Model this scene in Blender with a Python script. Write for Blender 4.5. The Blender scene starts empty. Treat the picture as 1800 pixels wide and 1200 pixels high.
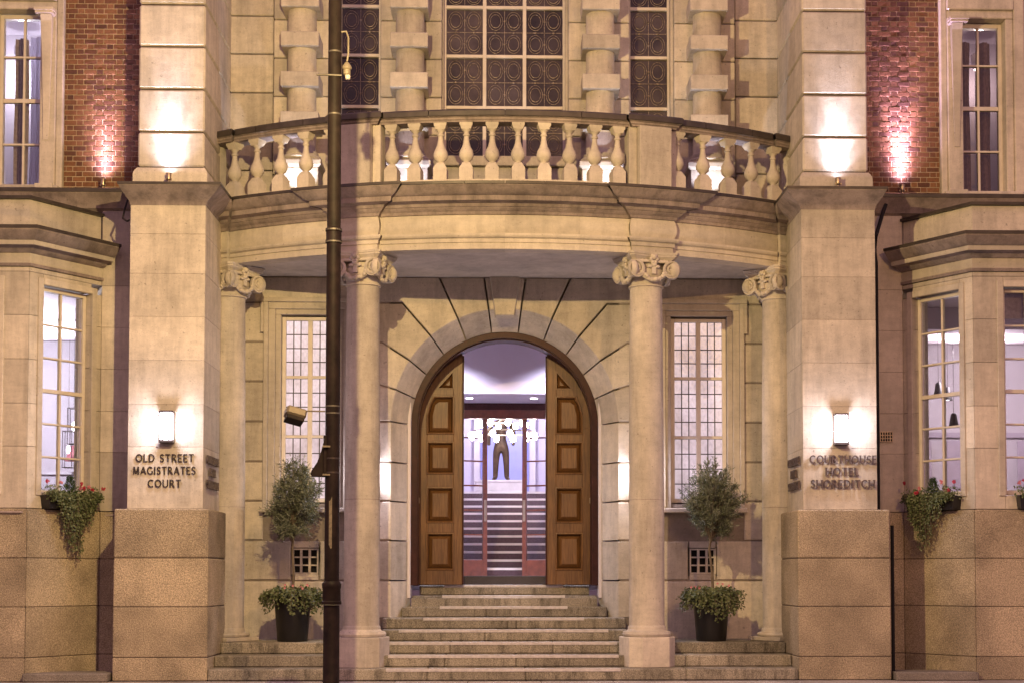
import bpy, bmesh, math, random
from mathutils import Vector, Matrix
random.seed(7)
R = math.radians
sc = bpy.context.scene
C = sc.collection

# ------------------------------------------------------------------ camera
cam = bpy.data.cameras.new('camera'); co = bpy.data.objects.new('camera', cam); C.objects.link(co)
yaw, pit = R(-1.6), R(2.6)
fw = Vector((-math.sin(yaw)*math.cos(pit), math.cos(yaw)*math.cos(pit), math.sin(pit)))
rt = Vector((math.cos(yaw), math.sin(yaw), 0)); up = rt.cross(fw)
co.matrix_world = Matrix(((rt.x, up.x, -fw.x, 0), (rt.y, up.y, -fw.y, -20.0), (rt.z, up.z, -fw.z, 1.304), (0, 0, 0, 1)))
cam.lens = 56.0; cam.sensor_width = 36.0
cam.shift_x = -0.03627; cam.shift_y = 0.15825
cam.clip_end = 600; cam.clip_start = 0.1
sc.camera = co

# ------------------------------------------------------------------ world: night sky with city glow
w = bpy.data.worlds.new('World'); sc.world = w; w.use_nodes = True
nt = w.node_tree; nt.nodes.clear()
wo = nt.nodes.new('ShaderNodeOutputWorld'); add = nt.nodes.new('ShaderNodeAddShader')
sky = nt.nodes.new('ShaderNodeTexSky'); sky.sky_type = 'NISHITA'; sky.sun_disc = False
sky.sun_elevation = R(-4); sky.sun_rotation = R(200)
b1 = nt.nodes.new('ShaderNodeBackground'); b1.inputs[1].default_value = 0.05
b2 = nt.nodes.new('ShaderNodeBackground'); b2.inputs[0].default_value = (1.0, 0.57, 0.76, 1); b2.inputs[1].default_value = 0.62
nt.links.new(sky.outputs[0], b1.inputs[0]); nt.links.new(b1.outputs[0], add.inputs[0]); nt.links.new(b2.outputs[0], add.inputs[1])
nt.links.new(add.outputs[0], wo.inputs[0])
sc.view_settings.view_transform = 'Standard'; sc.view_settings.look = 'None'
sc.view_settings.exposure = 0.0; sc.view_settings.gamma = 1.0
sc.cycles.max_bounces = 6; sc.cycles.diffuse_bounces = 3; sc.cycles.glossy_bounces = 2
sc.cycles.transparent_max_bounces = 12; sc.cycles.transmission_bounces = 3
sc.cycles.sample_clamp_indirect = 4.0; sc.cycles.caustics_reflective = False; sc.cycles.caustics_refractive = False
sc.cycles.use_denoising = True
POWER_A, POWER_B = 2300, 3600          # the two street lamps (built at the end)
COL_A, COL_B = (1.0, 0.72, 0.31), (1.0, 0.55, 0.17)

# ------------------------------------------------------------------ materials
def new_mat(name):
    m = bpy.data.materials.new(name); m.use_nodes = True
    n = m.node_tree; n.nodes.clear()
    out = n.nodes.new('ShaderNodeOutputMaterial'); p = n.nodes.new('ShaderNodeBsdfPrincipled')
    n.links.new(p.outputs[0], out.inputs[0])
    return m, n, p, out
def N(n, t, **kw):
    x = n.nodes.new(t)
    for k, v in kw.items(): setattr(x, k, v)
    return x
def noise(n, vec, scale, detail=4, rough=.55):
    x = N(n, 'ShaderNodeTexNoise'); x.inputs['Scale'].default_value = scale; x.inputs['Detail'].default_value = detail
    x.inputs['Roughness'].default_value = rough; n.links.new(vec, x.inputs['Vector']); return x.outputs['Fac']
def ramp(n, fac, stops):
    x = N(n, 'ShaderNodeValToRGB'); e = x.color_ramp.elements
    while len(e) < len(stops): e.new(.5)
    for i, (p, c) in enumerate(stops):
        e[i].position = p; e[i].color = (c, c, c, 1) if not isinstance(c, tuple) else (*c, 1)
    n.links.new(fac, x.inputs[0]); return x.outputs[0]
def mul(n, a, b, fac=1.0, mode='MULTIPLY'):
    x = N(n, 'ShaderNodeMix', data_type='RGBA', blend_type=mode)
    if isinstance(fac, float): x.inputs[0].default_value = fac
    else: n.links.new(fac, x.inputs[0])
    for s, v in ((6, a), (7, b)):
        if isinstance(v, tuple): x.inputs[s].default_value = (*v, 1)
        else: n.links.new(v, x.inputs[s])
    return x.outputs[2]
def pos(n, scale=(1, 1, 1)):
    g = N(n, 'ShaderNodeNewGeometry'); mp = N(n, 'ShaderNodeMapping'); mp.inputs['Scale'].default_value = scale
    n.links.new(g.outputs['Position'], mp.inputs[0]); return mp.outputs[0]
def bump(n, p, h, strength, dist):
    b = N(n, 'ShaderNodeBump'); b.inputs['Strength'].default_value = strength; b.inputs['Distance'].default_value = dist
    n.links.new(h, b.inputs['Height']); n.links.new(b.outputs[0], p.inputs['Normal'])
def stone(name, base, dirt=.35, streak=.25, pit=.2, rnd=.2, rough=.85, bs=.35):
    m, n, p, o = new_mat(name); v = pos(n)
    big = ramp(n, noise(n, v, 1.1, 5), [(.3, 1 - dirt), (.62, 1.0)])
    med = ramp(n, noise(n, v, 7, 6, .75), [(.28, 1 - dirt*.75), (.62, 1.05)])
    spot = ramp(n, noise(n, v, 23, 2, .5), [(.24, .62), (.30, 1.0)])
    stk = ramp(n, noise(n, pos(n, (3.2, 3.2, .45)), 1.7, 6, .7), [(.33, 1 - streak), (.55, 1.0)])
    lam = ramp(n, noise(n, pos(n, (2.2, 2.2, 8)), 1.7, 6, .75), [(.30, .88), (.55, 1.0)])
    pits = ramp(n, noise(n, pos(n, (1, 1, 1.6)), 55, 3, .7), [(.31, 1 - pit), (.40, 1.0)])
    oi = N(n, 'ShaderNodeObjectInfo'); rr = ramp(n, oi.outputs['Random'], [(0, 1 - rnd), (1, 1 + rnd*.4)])
    c = mul(n, base, big); c = mul(n, c, med); c = mul(n, c, stk); c = mul(n, c, pits); c = mul(n, c, rr); c = mul(n, c, lam); c = mul(n, c, spot)
    n.links.new(c, p.inputs['Base Color']); p.inputs['Roughness'].default_value = rough
    p.inputs['Specular IOR Level'].default_value = .25
    f = noise(n, v, 70, 5, .7)
    s = N(n, 'ShaderNodeMath', operation='ADD'); n.links.new(f, s.inputs[0]); n.links.new(noise(n, v, 7, 3), s.inputs[1])
    bump(n, p, s.outputs[0], bs, .009)
    return m
M = {}
M['stone'] = stone('portland_stone', (.66, .59, .50), dirt=.22, streak=.24, pit=.38)
M['stone_clean'] = stone('carved_stone', (.66, .59, .50), dirt=.18, streak=.16, pit=.2)
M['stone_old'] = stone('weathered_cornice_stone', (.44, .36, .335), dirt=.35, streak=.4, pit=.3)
M['soffit'] = stone('soffit_stone', (.66, .60, .56), dirt=.3, streak=0.0, pit=.1)
M['fine_joint'] = stone('fine_joint_mortar', (.36, .30, .25), dirt=.3, streak=0)
M['arch_joint'] = stone('wide_joint_mortar', (.33, .28, .24), dirt=.3, streak=0)
M['joint'] = stone('joint_mortar', (.13, .105, .09), dirt=.3, streak=0)
def granite(name, base, sc_=34.0, b=.9, stain=False):
    m, n, p, o = new_mat(name); v = pos(n)
    sp = ramp(n, noise(n, v, 150, 3, .7), [(.36, .45), (.5, .95), (.64, 1.2)])
    md = ramp(n, noise(n, v, sc_, 3, .6), [(.36, .62), (.62, 1.13)])
    bg = ramp(n, noise(n, v, 1.3, 4), [(.32, .62), (.62, 1.06)])
    oi = N(n, 'ShaderNodeObjectInfo'); rr = ramp(n, oi.outputs['Random'], [(0, .82), (1, 1.08)])
    c = mul(n, base, sp); c = mul(n, c, md); c = mul(n, c, bg); c = mul(n, c, rr)
    if stain: c = mul(n, c, ramp(n, noise(n, pos(n, (5, 5, 1.2)), 1.6, 5, .7), [(.34, .45), (.52, 1.0)]))
    n.links.new(c, p.inputs['Base Color']); p.inputs['Roughness'].default_value = .8; p.inputs['Specular IOR Level'].default_value = .3
    bump(n, p, noise(n, v, sc_, 4, .7), b, .03)
    return m
M['granite'] = granite('picked_granite', (.60, .495, .345), 62.0, .75)
M['step'] = granite('worn_step_granite', (.42, .375, .30), 60, .35, True)
M['black_granite'] = granite('dark_granite', (.09, .08, .085), 120, .1)
def flat(name, col, rough=.5, metal=0.0, var=.15, vs=8, bs=.0, spec=.5):
    m, n, p, o = new_mat(name); v = pos(n)
    c = mul(n, col, ramp(n, noise(n, v, vs, 4), [(.3, 1 - var), (.7, 1 + var*.3)]))
    n.links.new(c, p.inputs['Base Color']); p.inputs['Roughness'].default_value = rough; p.inputs['Metallic'].default_value = metal
    p.inputs['Specular IOR Level'].default_value = spec
    if bs: bump(n, p, noise(n, v, vs*4, 4), bs, .004)
    return m
M['lead'] = flat('lead_flashing', (.07, .056, .047), .45, .2, .45, 6, .5)
M['paint'] = flat('cream_window_paint', (.68, .61, .52), .5, 0, .12)
M['paint_dim'] = flat('aged_window_paint', (.5, .43, .38), .5, 0, .2)
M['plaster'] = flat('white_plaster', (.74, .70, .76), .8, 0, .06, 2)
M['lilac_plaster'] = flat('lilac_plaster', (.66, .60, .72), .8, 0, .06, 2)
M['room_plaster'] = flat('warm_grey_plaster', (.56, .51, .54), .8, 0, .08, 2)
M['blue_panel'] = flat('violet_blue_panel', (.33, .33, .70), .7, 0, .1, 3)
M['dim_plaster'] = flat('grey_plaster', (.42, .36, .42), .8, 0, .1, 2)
M['dark_wood'] = flat('dark_mahogany', (.050, .016, .013), .45, 0, .4, 12, 0, .2)
M['red_wood'] = flat('red_mahogany', (.15, .042, .02), .3, 0, .4, 12)
M['post'] = flat('post_paint', (.016, .0095, .009), .55, 0, .6, 9, .3, .12)
M['post_top'] = flat('post_paint_upper', (.018, .012, .010), .6, 0, .5, 9, .3, .12)
M['post_band'] = flat('steel_band', (.11, .095, .08), .55, .5, .3)
M['pot'] = flat('black_pot_glaze', (.010, .009, .010), .42, 0, .3)
M['soil'] = flat('soil', (.04, .025, .015), .95, 0, .4)
M['bark'] = flat('olive_bark', (.16, .125, .09), .85, 0, .4, 30, .8)
M['brass'] = flat('weathered_brass', (.42, .34, .24), .35, .9, .3)
M['bronze'] = flat('bronze', (.10, .06, .035), .4, .6, .4)
M['iron'] = flat('lantern_bronze', (.06, .045, .04), .4, .6, .3)
M['black'] = flat('black_recess', (.006, .005, .005), .9, 0, .2)
M['letter_dark'] = flat('dark_bronze_letter', (.05, .034, .026), .5, .4, .3)
M['letter_metal'] = flat('patinated_metal_letter', (.13, .10, .10), .45, .5, .4, 25)
M['nosing'] = flat('aluminium_nosing', (.60, .56, .56), .5, .15, .25, 20)
M['carpet'] = flat('dark_carpet', (.075, .042, .05), .95, 0, .3, 30)
M['marble'] = flat('pale_marble', (.72, .66, .68), .4, 0, .15, 5)
M['curtain_grey'] = flat('grey_curtain', (.34, .29, .26), .9, 0, .3, 20)
M['curtain_dark'] = flat('dark_curtain', (.26, .18, .14), .9, 0, .35, 20)
M['came'] = flat('lead_came', (.05, .04, .038), .5, .3, .3)
M['came_bright'] = flat('silvered_lead_came', (.34, .27, .22), .5, .2, .75, 30)
M['asphalt'] = granite('asphalt', (.15, .14, .15), 120, .4)
M['paving'] = granite('paving_slab', (.52, .47, .44), 80, .2)
M['kerb'] = granite('kerb_granite', (.34, .30, .26), 80, .3)
M['shade'] = flat('black_lamp_shade', (.02, .018, .018), .5, .2)
M['camera_body'] = flat('fawn_metal_casing', (.17, .135, .095), .5, .3, .3)
M['plastic'] = flat('cream_plastic', (.17, .14, .10), .5)
# brick
def brick_mat():
    m, n, p, o = new_mat('red_brick'); v = pos(n)
    g = N(n, 'ShaderNodeNewGeometry'); oi = N(n, 'ShaderNodeObjectInfo')
    a = N(n, 'ShaderNodeMath', operation='ADD'); n.links.new(g.outputs['Random Per Island'], a.inputs[0]); n.links.new(oi.outputs['Random'], a.inputs[1])
    f = N(n, 'ShaderNodeMath', operation='FRACT'); n.links.new(a.outputs[0], f.inputs[0])
    c = ramp(n, f.outputs[0], [(0, (.09, .036, .022)), (.35, (.145, .060, .029)), (.7, (.19, .082, .036)), (1, (.24, .112, .05))])
    c = mul(n, c, ramp(n, noise(n, v, 28, 5, .7), [(.3, .62), (.65, 1.1)]))
    n.links.new(c, p.inputs['Base Color']); p.inputs['Roughness'].default_value = .85
    bump(n, p, noise(n, v, 40, 5, .75), .5, .006)
    return m
M['brick'] = brick_mat()
M['mortar'] = stone('lime_mortar', (.56, .44, .30), dirt=.3, streak=.2)
def oak():
    m, n, p, o = new_mat('oak'); v = pos(n, (22, 22, 1.1))
    g = noise(n, v, 3.2, 6, .65); fine = noise(n, pos(n, (120, 120, 5)), 1.0, 3)
    c = ramp(n, g, [(.25, (.072, .030, .010)), (.5, (.170, .080, .027)), (.78, (.265, .135, .046))])
    c = mul(n, c, ramp(n, fine, [(.3, .72), (.6, 1.05)])); c = mul(n, c, ramp(n, noise(n, pos(n), 2.2, 3), [(.3, .72), (.7, 1.1)]))
    n.links.new(c, p.inputs['Base Color']); p.inputs['Roughness'].default_value = .42
    bump(n, p, fine, .2, .002); return m
M['oak'] = oak()
M['crevice_oak'] = flat('oak_crevice_shade', (.045, .021, .008), .4, 0, .4, 20)  # crevice shade put into the colour; the grooves are the same oak
def emis(name, col, s):
    m, n, p, o = new_mat(name); e = N(n, 'ShaderNodeEmission'); e.inputs[0].default_value = (*col, 1); e.inputs[1].default_value = s
    n.links.new(e.outputs[0], o.inputs[0]); return m
M['lamp_glass'] = emis('lit_lantern_glass', (1.0, .90, 1.0), 36.0)
M['bulb'] = emis('lit_bulb', (1.0, .88, .84), 60.0)
M['downlight'] = emis('lit_downlight', (1.0, .92, .96), 9.0)
M['led'] = emis('lit_lens', (1.0, .92, .95), 30.0)
M['sodium'] = emis('sodium_lens', (1.0, .7, .35), 30.0)
def glass(name, tint=(1, 1, 1), refl=1.0):
    m, n, p, o = new_mat(name)
    t = N(n, 'ShaderNodeBsdfTransparent'); t.inputs[0].default_value = (*tint, 1)
    g = N(n, 'ShaderNodeBsdfGlossy'); g.inputs['Roughness'].default_value = .03
    lw = N(n, 'ShaderNodeFresnel'); lw.inputs[0].default_value = 1.45
    mx = N(n, 'ShaderNodeMixShader'); n.links.new(lw.outputs[0], mx.inputs[0]); n.links.new(t.outputs[0], mx.inputs[1]); n.links.new(g.outputs[0], mx.inputs[2])
    n.links.new(mx.outputs[0], o.inputs[0]); return m
M['glass'] = glass('window_glass', (.93, .92, .94))
def frosted():
    m, n, p, o = new_mat('lit_obscured_glass'); v = pos(n)
    h = noise(n, pos(n, (1, 1, .7)), 26, 2, .5)
    g = N(n, 'ShaderNodeNewGeometry'); oi = N(n, 'ShaderNodeObjectInfo')
    c = mul(n, (.84, .70, .80), ramp(n, h, [(.34, .84), (.5, 1.0), (.66, 1.10)]))
    c = mul(n, c, ramp(n, noise(n, v, 1.5, 3), [(.32, .62), (.66, 1.15)]))
    c = mul(n, c, ramp(n, oi.outputs['Random'], [(0, .88), (1, 1.08)]))
    n.links.new(c, p.inputs['Emission Color']); p.inputs['Emission Strength'].default_value = .72
    p.inputs['Base Color'].default_value = (.28, .25, .28, 1); p.inputs['Roughness'].default_value = .25
    bump(n, p, h, .4, .006); return m
M['frosted'] = frosted()
def dark_glass():
    m, n, p, o = new_mat('dark_leaded_glass'); v = pos(n)
    oi = N(n, 'ShaderNodeObjectInfo'); c = mul(n, (.05, .038, .038), ramp(n, noise(n, v, 3, 4), [(.3, .45), (.7, 1.5)])); c = mul(n, c, ramp(n, oi.outputs['Random'], [(0, .55), (1, 1.35)]))
    n.links.new(c, p.inputs['Base Color']); p.inputs['Roughness'].default_value = .22
    bump(n, p, noise(n, v, 60, 3), .35, .004); return m
M['dark_glass'] = dark_glass()
def leaf(name, c1, c2, tr=.25):
    m, n, p, o = new_mat(name); g = N(n, 'ShaderNodeNewGeometry')
    c = mul(n, c1, c2, g.outputs['Random Per Island'], 'MIX')
    n.links.new(c, p.inputs['Base Color']); p.inputs['Roughness'].default_value = .5
    t = N(n, 'ShaderNodeBsdfTranslucent'); n.links.new(c, t.inputs[0]); mx = N(n, 'ShaderNodeMixShader'); mx.inputs[0].default_value = tr
    n.links.new(p.outputs[0], mx.inputs[1]); n.links.new(t.outputs[0], mx.inputs[2]); n.links.new(mx.outputs[0], o.inputs[0])
    return m
M['olive_leaf'] = leaf('olive_leaf', (.09, .115, .065), (.30, .32, .24))
M['ivy_leaf'] = leaf('ivy_leaf', (.06, .09, .03), (.22, .25, .12))
M['conifer_leaf'] = leaf('conifer_leaf', (.025, .055, .018), (.06, .10, .03))
M['net'] = leaf('net_curtain', (.72, .70, .78), (.72, .70, .78), .6)
M['flower_pink'] = leaf('pink_petal', (.60, .17, .22), (.72, .32, .34))
M['flower_red'] = leaf('red_petal', (.38, .02, .05), (.55, .05, .09))

# ------------------------------------------------------------------ mesh helpers
class MB:
    def __init__(s): s.v = []; s.f = []
    def poly(s, pts): b = len(s.v); s.v += [tuple(p) for p in pts]; s.f.append(tuple(range(b, b + len(pts))))
    def box(s, x0, x1, y0, y1, z0, z1):
        b = len(s.v)
        s.v += [(x, y, z) for x in (x0, x1) for y in (y0, y1) for z in (z0, z1)]
        s.f += [tuple(b + i for i in q) for q in ((0, 1, 3, 2), (4, 6, 7, 5), (0, 4, 5, 1), (2, 3, 7, 6), (0, 2, 6, 4), (1, 5, 7, 3))]
        return s
    def loft(s, rings, cap=True, closed=True):
        b = len(s.v); n = len(rings[0])
        for r in rings: s.v += [tuple(p) for p in r]
        for i in range(len(rings) - 1):
            for j in range(n if closed else n - 1):
                k = (j + 1) % n
                s.f.append((b + i*n + j, b + i*n + k, b + (i+1)*n + k, b + (i+1)*n + j))
        if cap:
            s.f.append(tuple(b + j for j in range(n))); s.f.append(tuple(b + (len(rings)-1)*n + j for j in range(n)))
        return s
    def lathe(s, prof, n=24, c=(0, 0), sq=None):
        rings = []
        for r, z in prof: rings.append([(c[0] + r*math.cos(2*math.pi*k/n), c[1] + r*math.sin(2*math.pi*k/n), z) for k in range(n)])
        return s.loft(rings)
    def square(s, prof, c=(0, 0), ch=0.0):
        rings = []
        for r, z in prof:
            if ch: q = ch*r; p = [(r, -r+q), (r, r-q), (r-q, r), (-r+q, r), (-r, r-q), (-r, -r+q), (-r+q, -r), (r-q, -r)]
            else: p = [(r, -r), (r, r), (-r, r), (-r, -r)]
            rings.append([(c[0]+a, c[1]+b_, z) for a, b_ in p])
        return s.loft(rings)
    def tube(s, pts, r, n=8, cap=True):
        pts = [Vector(p) for p in pts]; rings = []; ref = Vector((0.123, 0.31, 0.94)).normalized()
        rr = r if isinstance(r, (list, tuple)) else [r]*len(pts)
        for i, p in enumerate(pts):
            t = (pts[min(i+1, len(pts)-1)] - pts[max(i-1, 0)]).normalized()
            a = t.cross(ref)
            if a.length < .05: a = t.cross(Vector((1, 0, 0)))
            a.normalize(); b = t.cross(a)
            rings.append([p + (a*math.cos(2*math.pi*k/n) + b*math.sin(2*math.pi*k/n))*rr[i] for k in range(n)])
        return s.loft(rings, cap)
    def ball(s, c, r, n=8, m=6, sc_=(1, 1, 1)):
        rings = []
        for i in range(m + 1):
            a = math.pi*(i + .0)/m; a = min(max(a, .12), math.pi - .12)
            rings.append([(c[0] + sc_[0]*r*math.sin(a)*math.cos(2*math.pi*k/n), c[1] + sc_[1]*r*math.sin(a)*math.sin(2*math.pi*k/n), c[2] + sc_[2]*r*math.cos(a)) for k in range(n)])
        return s.loft(rings)
    def mesh(s, name, mat, smooth=None, bev=0.0):
        me = bpy.data.meshes.new(name); me.from_pydata(s.v, [], s.f)
        bm = bmesh.new(); bm.from_mesh(me); bmesh.ops.recalc_face_normals(bm, faces=bm.faces)
        if bev: bmesh.ops.bevel(bm, geom=list(bm.edges), offset=bev, segments=1, affect='EDGES', clamp_overlap=True)
        bm.to_mesh(me); bm.free()
        if smooth:
            for p in me.polygons: p.use_smooth = True
            me.set_sharp_from_angle(angle=R(smooth))
        if mat: me.materials.append(M[mat])
        return me
def link(name, me, parent=None, loc=None, rz=None):
    o = bpy.data.objects.new(name, me); C.objects.link(o)
    if parent: o.parent = parent
    if loc: o.location = loc
    if rz is not None: o.rotation_euler = (0, 0, rz)
    return o
def part(name, mb, mat, parent, smooth=None, bev=0.0, loc=None, rz=None):
    return link(name, mb.mesh(name, mat, smooth, bev), parent, loc, rz)
def thing(name, label, cat, loc=(0, 0, 0), group=None, me=None):
    o = bpy.data.objects.new(name, me); C.objects.link(o); o.location = loc; o['label'] = label; o['category'] = cat
    if group: o['group'] = group
    return o
def block(name, parent, x0, x1, y0, y1, z0, z1, mat, bev=.006, jit=0.0):
    if x0 > x1: x0, x1 = x1, x0
    j = random.uniform(-jit, jit)
    return part(name, MB().box(x0, x1, y0 + j, y1, z0, z1), mat, parent, None, bev)
def stuff(o): o['kind'] = 'stuff'; return o

# ================================================================== SETTING
gnd = link('ground', MB().box(-300, 300, -300, 300, -.6, -.13).mesh('ground', 'asphalt')); gnd['kind'] = 'structure'
road = link('road', MB().box(-120, 120, -19, -3.3, -.2, -.12).mesh('road', 'asphalt')); road['kind'] = 'structure'
pav = link('pavement', MB().box(-60, 60, -3.0, 6, -.3, -.012).mesh('pavement', 'joint')); pav['kind'] = 'structure'
slab_me = MB().box(-.449, .449, -.297, .297, -.05, 0).mesh('paving_slab', 'paving', None, .004)
for j in range(5):
    for i in range(-8, 9):
        link('paving_slab', slab_me, pav, (i*.906 + (j % 2)*.45, -.30 - j*.602, random.uniform(-.002, .001)))
kb = MB().box(-.497, .497, -.15, .15, -.2, 0).mesh('kerb_stone', 'kerb', None, .02)
kerb = link('kerb', MB().box(-60, 60, -3.28, -3.02, -.3, -.02).mesh('kerb', 'joint')); kerb['kind'] = 'structure'
for i in range(-9, 10): link('kerb_stone', kb, kerb, (i*1.0, -3.15, .0))

# ================================================================== BUILDING
bld = thing('courthouse', 'pale stone courthouse front with curved columned porch, arched oak doors and balustraded balcony', 'building', (0, 0, 0))
CZ = [1.245, 1.80, 2.344, 2.889, 3.443, 4.0, 4.55, 5.10]

# ---------------- piers
GJ = [0.0, .293, .922, 1.531, 2.15]
SJ = [2.15, 2.926, 3.465, 4.02, 4.57, 5.117, 5.62, 6.0]
UJ = [6.50, 6.956, 7.507, 8.059, 8.605, 9.16, 9.7]
for sg in (-1, 1):
    pier = part('granite_pier', MB().box(sg*3.712, sg*4.858, .012, 2.2, 0.001, 2.13), 'joint', bld)
    for i in range(4):
        block('granite_block', pier, sg*3.70, sg*4.87, 0, 2.15, GJ[i] + .004, GJ[i+1] - .004, 'granite', .016 if i == 3 else .01, .003)
    sp = part('stone_pier', MB().box(sg*3.794, sg*4.731, .104, 2.3, 2.14, 6.1), 'fine_joint', bld)
    for i in range(7):
        block('stone_block', sp, sg*3.79, sg*4.735, .1, 2.2, SJ[i] + .0018, SJ[i+1] - .0018, 'stone', .003, .0012)
    # cap
    cap = MB()
    def ring(o, oi, of, z): return [(sg*(3.79 - oi), .1 - of, z), (sg*(4.735 + o), .1 - of, z), (sg*(4.735 + o), 2.0, z), (sg*(3.79 - oi), 2.0, z)]
    cap.loft([ring(.005, .005, .005, 5.985), ring(.012, .02, .02, 6.03), ring(.03, .06, .06, 6.06), ring(.07, .15, .16, 6.12), ring(.10, .22, .25, 6.185), ring(.10, .22, .25, 6.20)])
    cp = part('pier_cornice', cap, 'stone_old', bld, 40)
    part('lead_capping', MB().loft([ring(.11, .23, .265, 6.193), ring(.11, .23, .265, 6.225), ring(.06, .1, .0, 6.245)]), 'lead', cp)
    # upper rusticated pier
    upr = part('rusticated_pier', MB().box(sg*3.86, sg*4.65, .235, 2.6, 6.2, 9.8), 'joint', bld)
    pl = MB(); 
    def r2(o, z): return [(sg*(3.835 - o), .2 - o, z), (sg*(4.675 + o), .2 - o, z), (sg*(4.675 + o), 2.5, z), (sg*(3.835 - o), 2.5, z)]
    pl.loft([r2(.05, 6.24), r2(.05, 6.40), r2(.044, 6.43), r2(.025, 6.465), r2(.006, 6.49)])
    part('plinth', pl, 'stone', upr, 30)
    for i in range(6):
        block('rusticated_block', upr, sg*3.835, sg*4.675, .2, 2.45, UJ[i] + .010, UJ[i+1] - .010, 'stone', .02, .002)
# ---------------- brick panels
ST, HD, CO = .172, .086, .0686
def brick_me(L, seed):
    rnd = random.Random(seed); mb = MB().box(0, L - .010, 0, .06, 0, CO - .010)
    mb.v = [(x, y + (rnd.uniform(-.0013, .0013) if y < .01 else 0), z) for x, y, z in mb.v]
    return mb.mesh('brick', 'brick', None, .004)
BM = {'s': [brick_me(ST, k) for k in range(6)], 'h': [brick_me(HD, 20 + k) for k in range(6)]}
for sg in (-1, 1):
    xa, xb = sorted((sg*4.66, sg*5.86))
    bw = part('brick_wall', MB().box(xa, xb, 1.105, 1.4, 6.2, 9.9), 'mortar', bld)
    lst = []
    nz = int((9.55 - 6.39)/CO)
    for j in range(nz):
        x = xa - (.0 if j % 2 else ST*.5 + HD*.5) - .01; k = 0
        while x < xb:
            kind = 'sh'[k % 2]; L = ST if kind == 's' else HD
            a, b = x, x + L
            if b > xa + .02 and a < xb - .02: lst.append((a, b, 6.39 + j*CO, kind))
            x = b; k += 1
    full = [q for q in lst if q[0] >= xa - .0 and q[1] <= xb + .005]
    rest = [q for q in lst if q not in full]
    full.sort(key=lambda q: (q[3] == 'h', abs(q[2] - 7.6)))
    for i, (a, b, z, kind) in enumerate(full[:148]):
        link('brick', random.choice(BM[kind]), bw, (a + .005, 1.10 + random.uniform(-.0013, .0013), z + .005))
    mb = MB()
    for a, b, z, kind in full[148:] + rest:
        a, b = max(a, xa), min(b, xb); y = 1.10 + random.uniform(-.0013, .0013)
        q = len(mb.v); mb.box(a + .005, b - .005, y, 1.16, z + .005, z + CO - .005)
        mb.v[q:] = [(X, Y + (random.uniform(-.0013, .0013) if Y < 1.13 else 0), Z) for X, Y, Z in mb.v[q:]]
    stuff(part('brick_infill', mb, 'brick', bw))

# ---------------- back wall of the porch with voussoirs
ZC, RI, RO = 3.45, 1.32, 1.56
wall = part('porch_wall', MB().box(-3.9, 3.9, 2.45, 2.5, .3, .6), 'joint', bld)
for sg in (-1, 1):
    for a, b, z0, z1, y in ((1.6, 2.30, .3, 5.6, 2.12), (3.13, 3.9, .3, 5.6, 2.12), (2.301, 3.129, 4.93, 5.6, 2.12), (2.301, 2.52, .3, 2.31, 2.12), (2.98, 3.129, .3, 2.31, 2.12), (2.521, 2.979, 1.72, 2.31, 2.12), (2.521, 2.979, .3, 1.31, 2.12)):
        part('wall_core', MB().box(sg*a, sg*b, y, 2.5, z0, z1), 'arch_joint', wall)
def inset(poly, d):
    n = len(poly); out = []
    A = sum(poly[i][0]*poly[(i+1) % n][1] - poly[(i+1) % n][0]*poly[i][1] for i in range(n))
    s = 1 if A > 0 else -1
    for i in range(n):
        p0, p1, p2 = Vector(poly[i-1]), Vector(poly[i]), Vector(poly[(i+1) % n])
        d1 = (p1 - p0).normalized(); d2 = (p2 - p1).normalized()
        n1 = Vector((-d1.y, d1.x))*s; n2 = Vector((-d2.y, d2.x))*s
        m = n1 + n2
        m = m/m.length_squared*2 if m.length_squared > .02 else n1
        out.append(p1 + m*d)
    return out
G = .0105
def wedge(name, front, back, parent, mat='stone', y0=2.1, y1=2.6):
    f0 = inset(front, G + .012); f1 = inset(front, G); b1_ = inset(back, G)
    j = random.uniform(-.0013, .0013)
    mb = MB().loft([[(p[0], y0 + j, p[1]) for p in f0], [(p[0], y0 + .014 + j, p[1]) for p in f1], [(p[0], y1, p[1]) for p in b1_]])
    return part(name, mb, mat, parent, None)
ang = [8.18 + 16.364*k for k in range(6)]
def outer(th):   # outer end of a radial joint
    k = round((th - 8.18)/16.364)
    zt = {0: 5.47, 1: 5.47, 2: 5.10, 3: 4.55, 4: 4.0, 5: 3.45}[k]
    return ((zt - ZC)*math.tan(R(th)) if k < 5 else 2.08, zt)
XE = 2.07
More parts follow.
